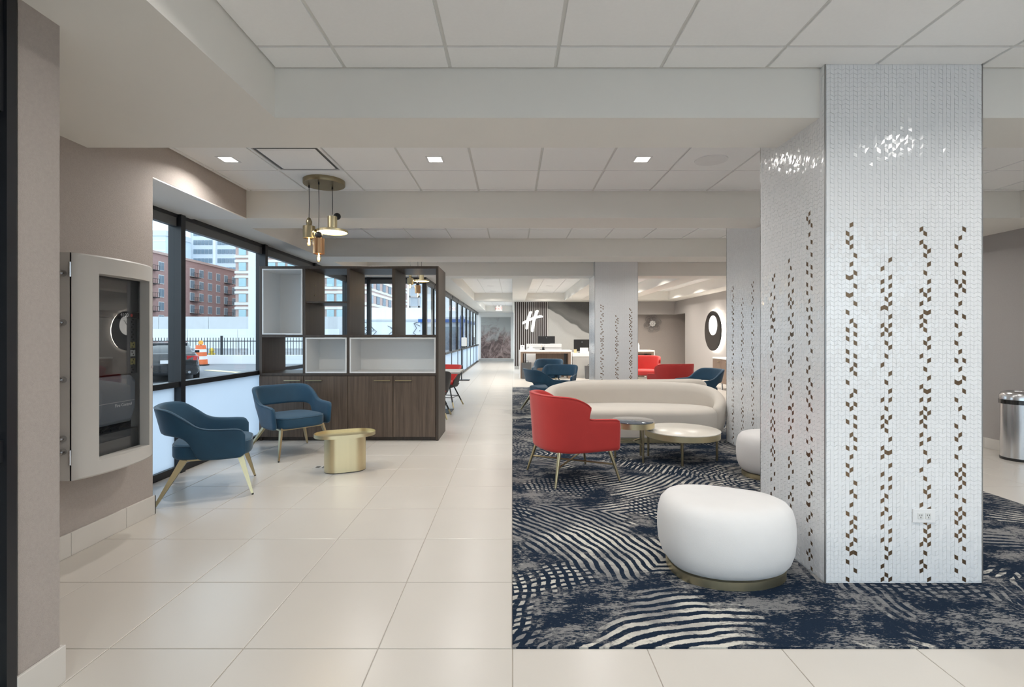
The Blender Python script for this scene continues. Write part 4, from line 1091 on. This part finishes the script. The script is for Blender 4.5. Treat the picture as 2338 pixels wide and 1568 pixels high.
# ================================================================== outside
g = MB()
def quad(m, x0, x1, y0, y1, za, zb): m.add([(x0, y0, za), (x1, y0, za), (x1, y1, zb), (x0, y1, zb)], [(0, 1, 2, 3)])
quad(g, -200, -4.2, -60, 14, -.35, -.35); quad(g, -200, -4.2, 14, 42, -.35, .45); quad(g, -200, -4.2, 42, 330, .45, .45)
quad(g, -4.2, 80, -60, 330, -.10, -.10); g.add([(-4.2, -60, -.35), (-4.2, 330, -.35), (-4.2, 330, .45), (-4.2, -60, -.1)], [(0, 1, 2, 3)])
struct(g.build('ground', 'asphalt'))
GZ = lambda y: -.35+max(0, min(28, y-14))*.8/28
# lane line and kerb
o = MB().loft([[(-13.6, 22.0, GZ(22)+.01), (-13.3, 22.0, GZ(22)+.01), (-13.3, 22.2, GZ(22)+.02), (-13.6, 22.2, GZ(22)+.02)], [(-10.2, 20.2, GZ(20.2)+.01), (-9.9, 20.2, GZ(20.2)+.01), (-9.9, 20.4, GZ(20.2)+.02), (-10.2, 20.4, GZ(20.2)+.02)]]).build('lane_marking', 'lane_paint')
tag(o, 'yellow painted line on the asphalt outside', 'road marking')
o = MB().box(-20, -6.2, 25.5, 25.9, GZ(25)-.3, GZ(25)+.45).build('kerb', 'concrete_light'); tag(o, 'pale concrete kerb below the iron fence', 'kerb')
# fence
o = thing('iron_fence', (0, 26.1, GZ(26)), 0, 'black iron picket fence across the street', 'fence')
rail = mesh_only(MB().box(-20, -6.4, -.02, .02, 0, .045), 'rail', 'iron_black')
for z in (.30, 1.12): inst(rail, o, (0, 0, z), name='rail')
pk = mesh_only(MB().box(-.012, .012, -.012, .012, .12, 1.32), 'picket', 'iron_black'); ps = mesh_only(MB().box(-.045, .045, -.045, .045, 0, 1.42), 'post', 'iron_black')
k = 0; x = -20.0
while x < -6.4:
    inst(ps if k % 16 == 0 else pk, o, (x, 0, 0), name='post' if k % 16 == 0 else 'picket'); x += .15; k += 1
# retaining walls of the elevated road
o = thing('retaining_wall', (0, 40, 0), 0, 'low white concrete wall with panel joints behind the fence', 'wall')
for i in range(8): MB().box(-46+4*i, -42.03+4*i, 0, .4, .3, 1.95).build('panel', 'concrete_light', o)
o = thing('road_parapet', (0, 48, 0), 0, 'grey concrete parapet of the raised road above the white wall', 'wall')
for i in range(9): MB().box(-58+4.8*i, -53.24+4.8*i, 0, .5, 0, 3.25).build('panel', 'concrete', o)
o = MB().cyl((-15.62, 30, GZ(30)), (-15.62, 30, 14), .22, .22, 20).build('utility_pole', 'pole_white', smooth=40); tag(o, 'thick white steel pole rising in front of the banded building', 'pole')
# traffic drum, hydrant, car
o = thing('traffic_drum', (-15.35, 24.6, GZ(24.6)), 0, 'orange and white traffic drum with amber lamp', 'traffic drum')
MB().lathe([(0, 0), (.36, 0), (.36, .05), (.29, .06), (.29, .06)], 0, 0, 24).build('base', 'rubber', o)
pr = [(.30, .06, .28, .30), (.27, .30, .26, .46), (.26, .46, .25, .66), (.25, .66, .24, .80), (.24, .80, .21, 1.0)]
for k, (r0, z0, r1, z1) in enumerate(pr): MB().lathe([(0, z0), (r0, z0), (r1, z1), (0, z1)], 0, 0, 24).build('band', 'drum_orange' if k % 2 == 0 else 'reflective_white', o, smooth=40)
m = MB(); m.cyl((0, -.03, 1.12), (0, .03, 1.12), .11, n=20); m.build('lamp', 'amber', o, smooth=40); MB().box(-.03, .03, -.03, .03, 1.0, 1.03).build('lamp_bracket', 'black_plastic', o)
o = thing('fire_hydrant', (-16.2, 26.9, GZ(26.9)), 0, 'small yellow fire hydrant by the fence', 'hydrant')
MB().lathe([(0, 0), (.14, 0), (.14, .06), (.10, .07), (.10, .55), (.13, .56), (.12, .66), (.04, .74), (0, .75)], 0, 0, 20).build('barrel', 'hydrant_yellow', o, smooth=40)
for sx in (-1, 1): MB().cyl((0, 0, .42), (sx*.16, 0, .42), .05, n=12).build('nozzle', 'hydrant_yellow', o)
o = thing('car', (-12.1, 17.6, GZ(17.6)), heading(-.56, .83), 'black sedan parked outside the window, seen from behind', 'car')
def cring(x, hw, zb, zt, r=.12):
    return [(x, -hw+r*.6, zb), (x, hw-r*.6, zb), (x, hw, zb+r), (x, hw, (zb+zt)/2), (x, hw-.03, zt-r), (x, hw-r, zt), (x, -hw+r, zt), (x, -hw+.03, zt-r), (x, -hw, (zb+zt)/2), (x, -hw, zb+r)]
MB().loft([cring(*q) for q in ((0, .74, .42, .80), (.03, .82, .32, .93), (.12, .88, .26, 1.02), (.55, .91, .22, 1.05), (1.5, .92, .20, 1.0), (3.2, .92, .20, .96), (4.2, .90, .22, .85), (4.62, .80, .30, .66), (4.68, .70, .36, .58))]).build('body', 'car_paint', o, smooth=35)
def gring(x, hb, ht, zt): return [(x, -hb, .98), (x, hb, .98), (x, ht, zt), (x, ht*.6, zt+.02), (x, -ht*.6, zt+.02), (x, -ht, zt)]
MB().loft([gring(*q) for q in ((.45, .74, .70, 1.02), (1.15, .80, .58, 1.36), (1.9, .80, .58, 1.42), (2.6, .80, .56, 1.38), (3.45, .76, .70, 1.0))]).build('cabin_glass', 'car_glass', o, smooth=30)
MB().loft([[(x, -hw, z), (x, hw, z), (x, hw, z+.03), (x, -hw, z+.03)] for x, hw, z in ((1.12, .56, 1.36), (1.9, .58, 1.425), (2.65, .55, 1.375))]).build('roof', 'car_paint', o, smooth=30)
for sy in (-1, 1):
    MB().loft([[(.0, sy*.52, .80), (.0, sy*.52, .94), (.05, sy*.52, .95)], [(.02, sy*.80, .78), (.04, sy*.80, .93), (.10, sy*.80, .95)], [(.22, sy*.905, .80), (.22, sy*.905, .90), (.24, sy*.89, .93)]]).build('tail_light', 'tail_red', o)
    MB().cyl((-.03, sy*.60, .36), (.05, sy*.60, .36), .045, n=16).build('exhaust', 'steel', o)
    MB().box(2.75, 2.95, sy*.92-.08, sy*.92+.08, .98, 1.08).build('mirror', 'car_paint', o, bevel=.02)
    for x in (.95, 3.75):
        w_ = MB(); w_.cyl((x, sy*.74, .33), (x, sy*.93, .33), .33, n=28); t_ = w_.build('wheel', 'rubber', o, smooth=40)
        MB().cyl((x, sy*.925, .33), (x, sy*.94, .33), .21, n=20).build('rim', 'steel', t_, smooth=40)
MB().box(-.02, .02, -.26, .26, .68, .80).build('number_plate', 'plate_white', o)
MB().box(-.03, .06, -.70, .70, .42, .46).build('bumper_strip', 'black_plastic', o)

# ---- buildings
def box_mesh(w_, d_, h_, name, mat): return mesh_only(MB().box(-w_/2, w_/2, -d_/2, d_/2, 0, h_), name, mat)
# brick flats, the long side faces the street (towards +x)
o = thing('brick_apartment_building', (-72, 95, .4), 0, 'red brick apartment block with white windows and balconies behind the raised road', 'building')
MB().box(-16, 0, 0, 39, 0, 17.6).build('wall', 'brick_red', o); MB().box(-16.2, .25, -.2, 39.2, 17.6, 18.1).build('parapet', 'brick_pink', o)
wf = box_mesh(.16, 1.55, 1.85, 'window', 'window_frame_white'); wp = box_mesh(.1, .66, 1.6, 'pane', 'window_dark'); bl = box_mesh(.9, 2.6, .12, 'balcony', 'iron_black'); br = box_mesh(.05, 2.6, .07, 'balcony_rail', 'iron_black'); bu = box_mesh(.05, .05, .9, 'baluster', 'iron_black')
for i, y in enumerate((3.8, 7.3, 10.6, 13.9, 17.2, 20.5, 23.8, 27.1, 30.4, 33.9, 37.2)):
    for z in (3.4, 6.1, 8.85, 11.6, 14.3):
        f = inst(wf, o, (.02, y, z), name='window')
        for dy in (-.37, .37): inst(wp, f, (.06, dy, .12), name='pane')
        if i in (0, 4, 8) and z > 3:
            q = inst(bl, o, (.45, y+.6, z-.25), name='balcony')
            inst(br, q, (.42, 0, 1.0), name='balcony_rail')
            for k in range(5): inst(bu, q, (.42, -1.25+.625*k, .1), name='baluster')
# grey office tower
o = thing('office_tower', (-125, 210, .4), 0, 'tall pale grey office tower with dark window bands', 'building')
MB().box(-11, 11, 0, 20, 0, 75).build('wall', 'grey_facade', o)
wt_ = box_mesh(1.35, .3, 1.9, 'window', 'window_dark')
for j in range(12):
    for s0 in (-9.2, .9):
        for k in range(5): inst(wt_, o, (s0+.8+1.62*k, -.05, 24+3.8*j), name='window')
for x in (-10.6, -.1, 10.6): MB().box(x-.5, x+.5, -.5, 0, 0, 75).build('pier', 'concrete_light', o)
# glass block at the left, behind the flats
o = thing('glass_office_block', (-130, 190, .4), 0, 'low glassy office block beyond the left end of the flats', 'building')
MB().box(-32, -2, 0, 15, 0, 39).build('wall', 'glass_facade', o); MB().box(-32.3, -1.7, -.3, 15, 39, 41).build('roof', 'grey_facade', o)
for k in range(9): MB().box(-32, -2, -.12, 0, 8+3.6*k, 8.35+3.6*k).build('floor_band', 'concrete_light', o)
# brick and cream banded offices with teal windows
o = thing('banded_office_building', (-61, 110, .4), 0, 'brick office building with cream bands and teal windows', 'building')
MB().box(0, 29, 0, 42, 0, 40).build('wall', 'brick_pink', o)
bnd = mesh_only(MB().box(-.1, 29.1, -.25, 42, 0, .55), 'cream_band', 'cream_band')
wn_ = box_mesh(1.55, .3, 1.75, 'window', 'window_teal'); ws_ = box_mesh(.3, 2.4, 1.75, 'window', 'window_dark')
for j in range(10):
    z = 4.95+3.45*j
    inst(bnd, o, (0, 0, z-.62), name='cream_band'); inst(bnd, o, (0, 0, z+1.85), name='cream_band')
    for k in range(13): inst(wn_, o, (1.6+2.15*k, -.1, z), name='window')
    for k in range(7): inst(ws_, o, (29.05, 3+5.6*k, z), name='window')
# pale gridded tower seen past the shelving
o = thing('gridded_tower', (-34, 165, .4), 0, 'pale tower with white window grid seen through the right shelf cell', 'building')
MB().box(0, 16, 0, 16, 0, 60).build('wall', 'glass_facade', o)
for k in range(6): MB().box(-.2+3.1*k, .3+3.1*k, -.25, 0, 0, 60).build('mullion', 'window_frame_white', o)
for k in range(17): MB().box(0, 16, -.25, 0, 3.4*k, 3.4*k+.6).build('floor_band', 'window_frame_white', o)
# white shed with bare creepers
o = thing('white_shed', (-14.2, 45, .40), 0, 'low white rendered building with bare creepers on its wall', 'building')
MB().box(0, 6.5, 0, 8, 0, 2.4).build('wall', 'concrete_light', o); MB().box(.2, 6.5, 1.2, 8, 2.4, 3.6).build('upper_wall', 'reflective_white', o); MB().box(2.6, 3.4, .9, 1.2, 2.4, 3.6).build('pilaster', 'reflective_white', o); MB().box(-.1, 6.6, -.1, 8, 2.35, 2.5).build('coping', 'concrete', o)
rv = random.Random(11)
for k in range(14):
    x = rv.uniform(.4, 6.1); z = rv.uniform(1.2, 2.45); pts = [(x, -.06, z)]
    for _ in range(5): x += rv.uniform(-.5, .5); z -= rv.uniform(.02, .45); pts.append((min(6.4, max(.1, x)), -.06, max(.05, z)))
    MB().tube(pts, .025, 5).build('creeper', 'iron_black', o)
# shop with blue fascia, red and blue posts beyond the corridor windows
o = thing('shop_building', (-6.1, 33, 0), 0, 'grey shop building with blue fascia beyond the corridor windows', 'building')
MB().box(0, 2.9, 0, 8, -.1, 2.5).build('wall', 'grey_facade', o); MB().box(-.1, 3.0, -.15, 8, 2.5, 2.62).build('white_strip', 'reflective_white', o); MB().box(-.1, 3.0, -.2, 8, 2.3, 2.5).build('fascia', 'blue_fascia', o); MB().box(0, 2.9, .5, 8, 2.62, 4.2).build('upper_wall', 'concrete_light', o)
for k in range(2): 
    f = MB().box(.2+1.3*k, 1.3+1.3*k, -.06, .05, .5, 2.0).build('window', 'window_dark', o)
o = MB().box(-4.36, -4.18, 29.0, 29.2, -.1, 2.6).build('sign_post', 'red_post'); tag(o, 'red post outside the corridor windows', 'post')
o = MB().box(-3.36, -3.14, 32.0, 32.2, -.1, 2.7).build('sign_post', 'blue_fascia'); tag(o, 'blue post outside the far corridor windows', 'post')
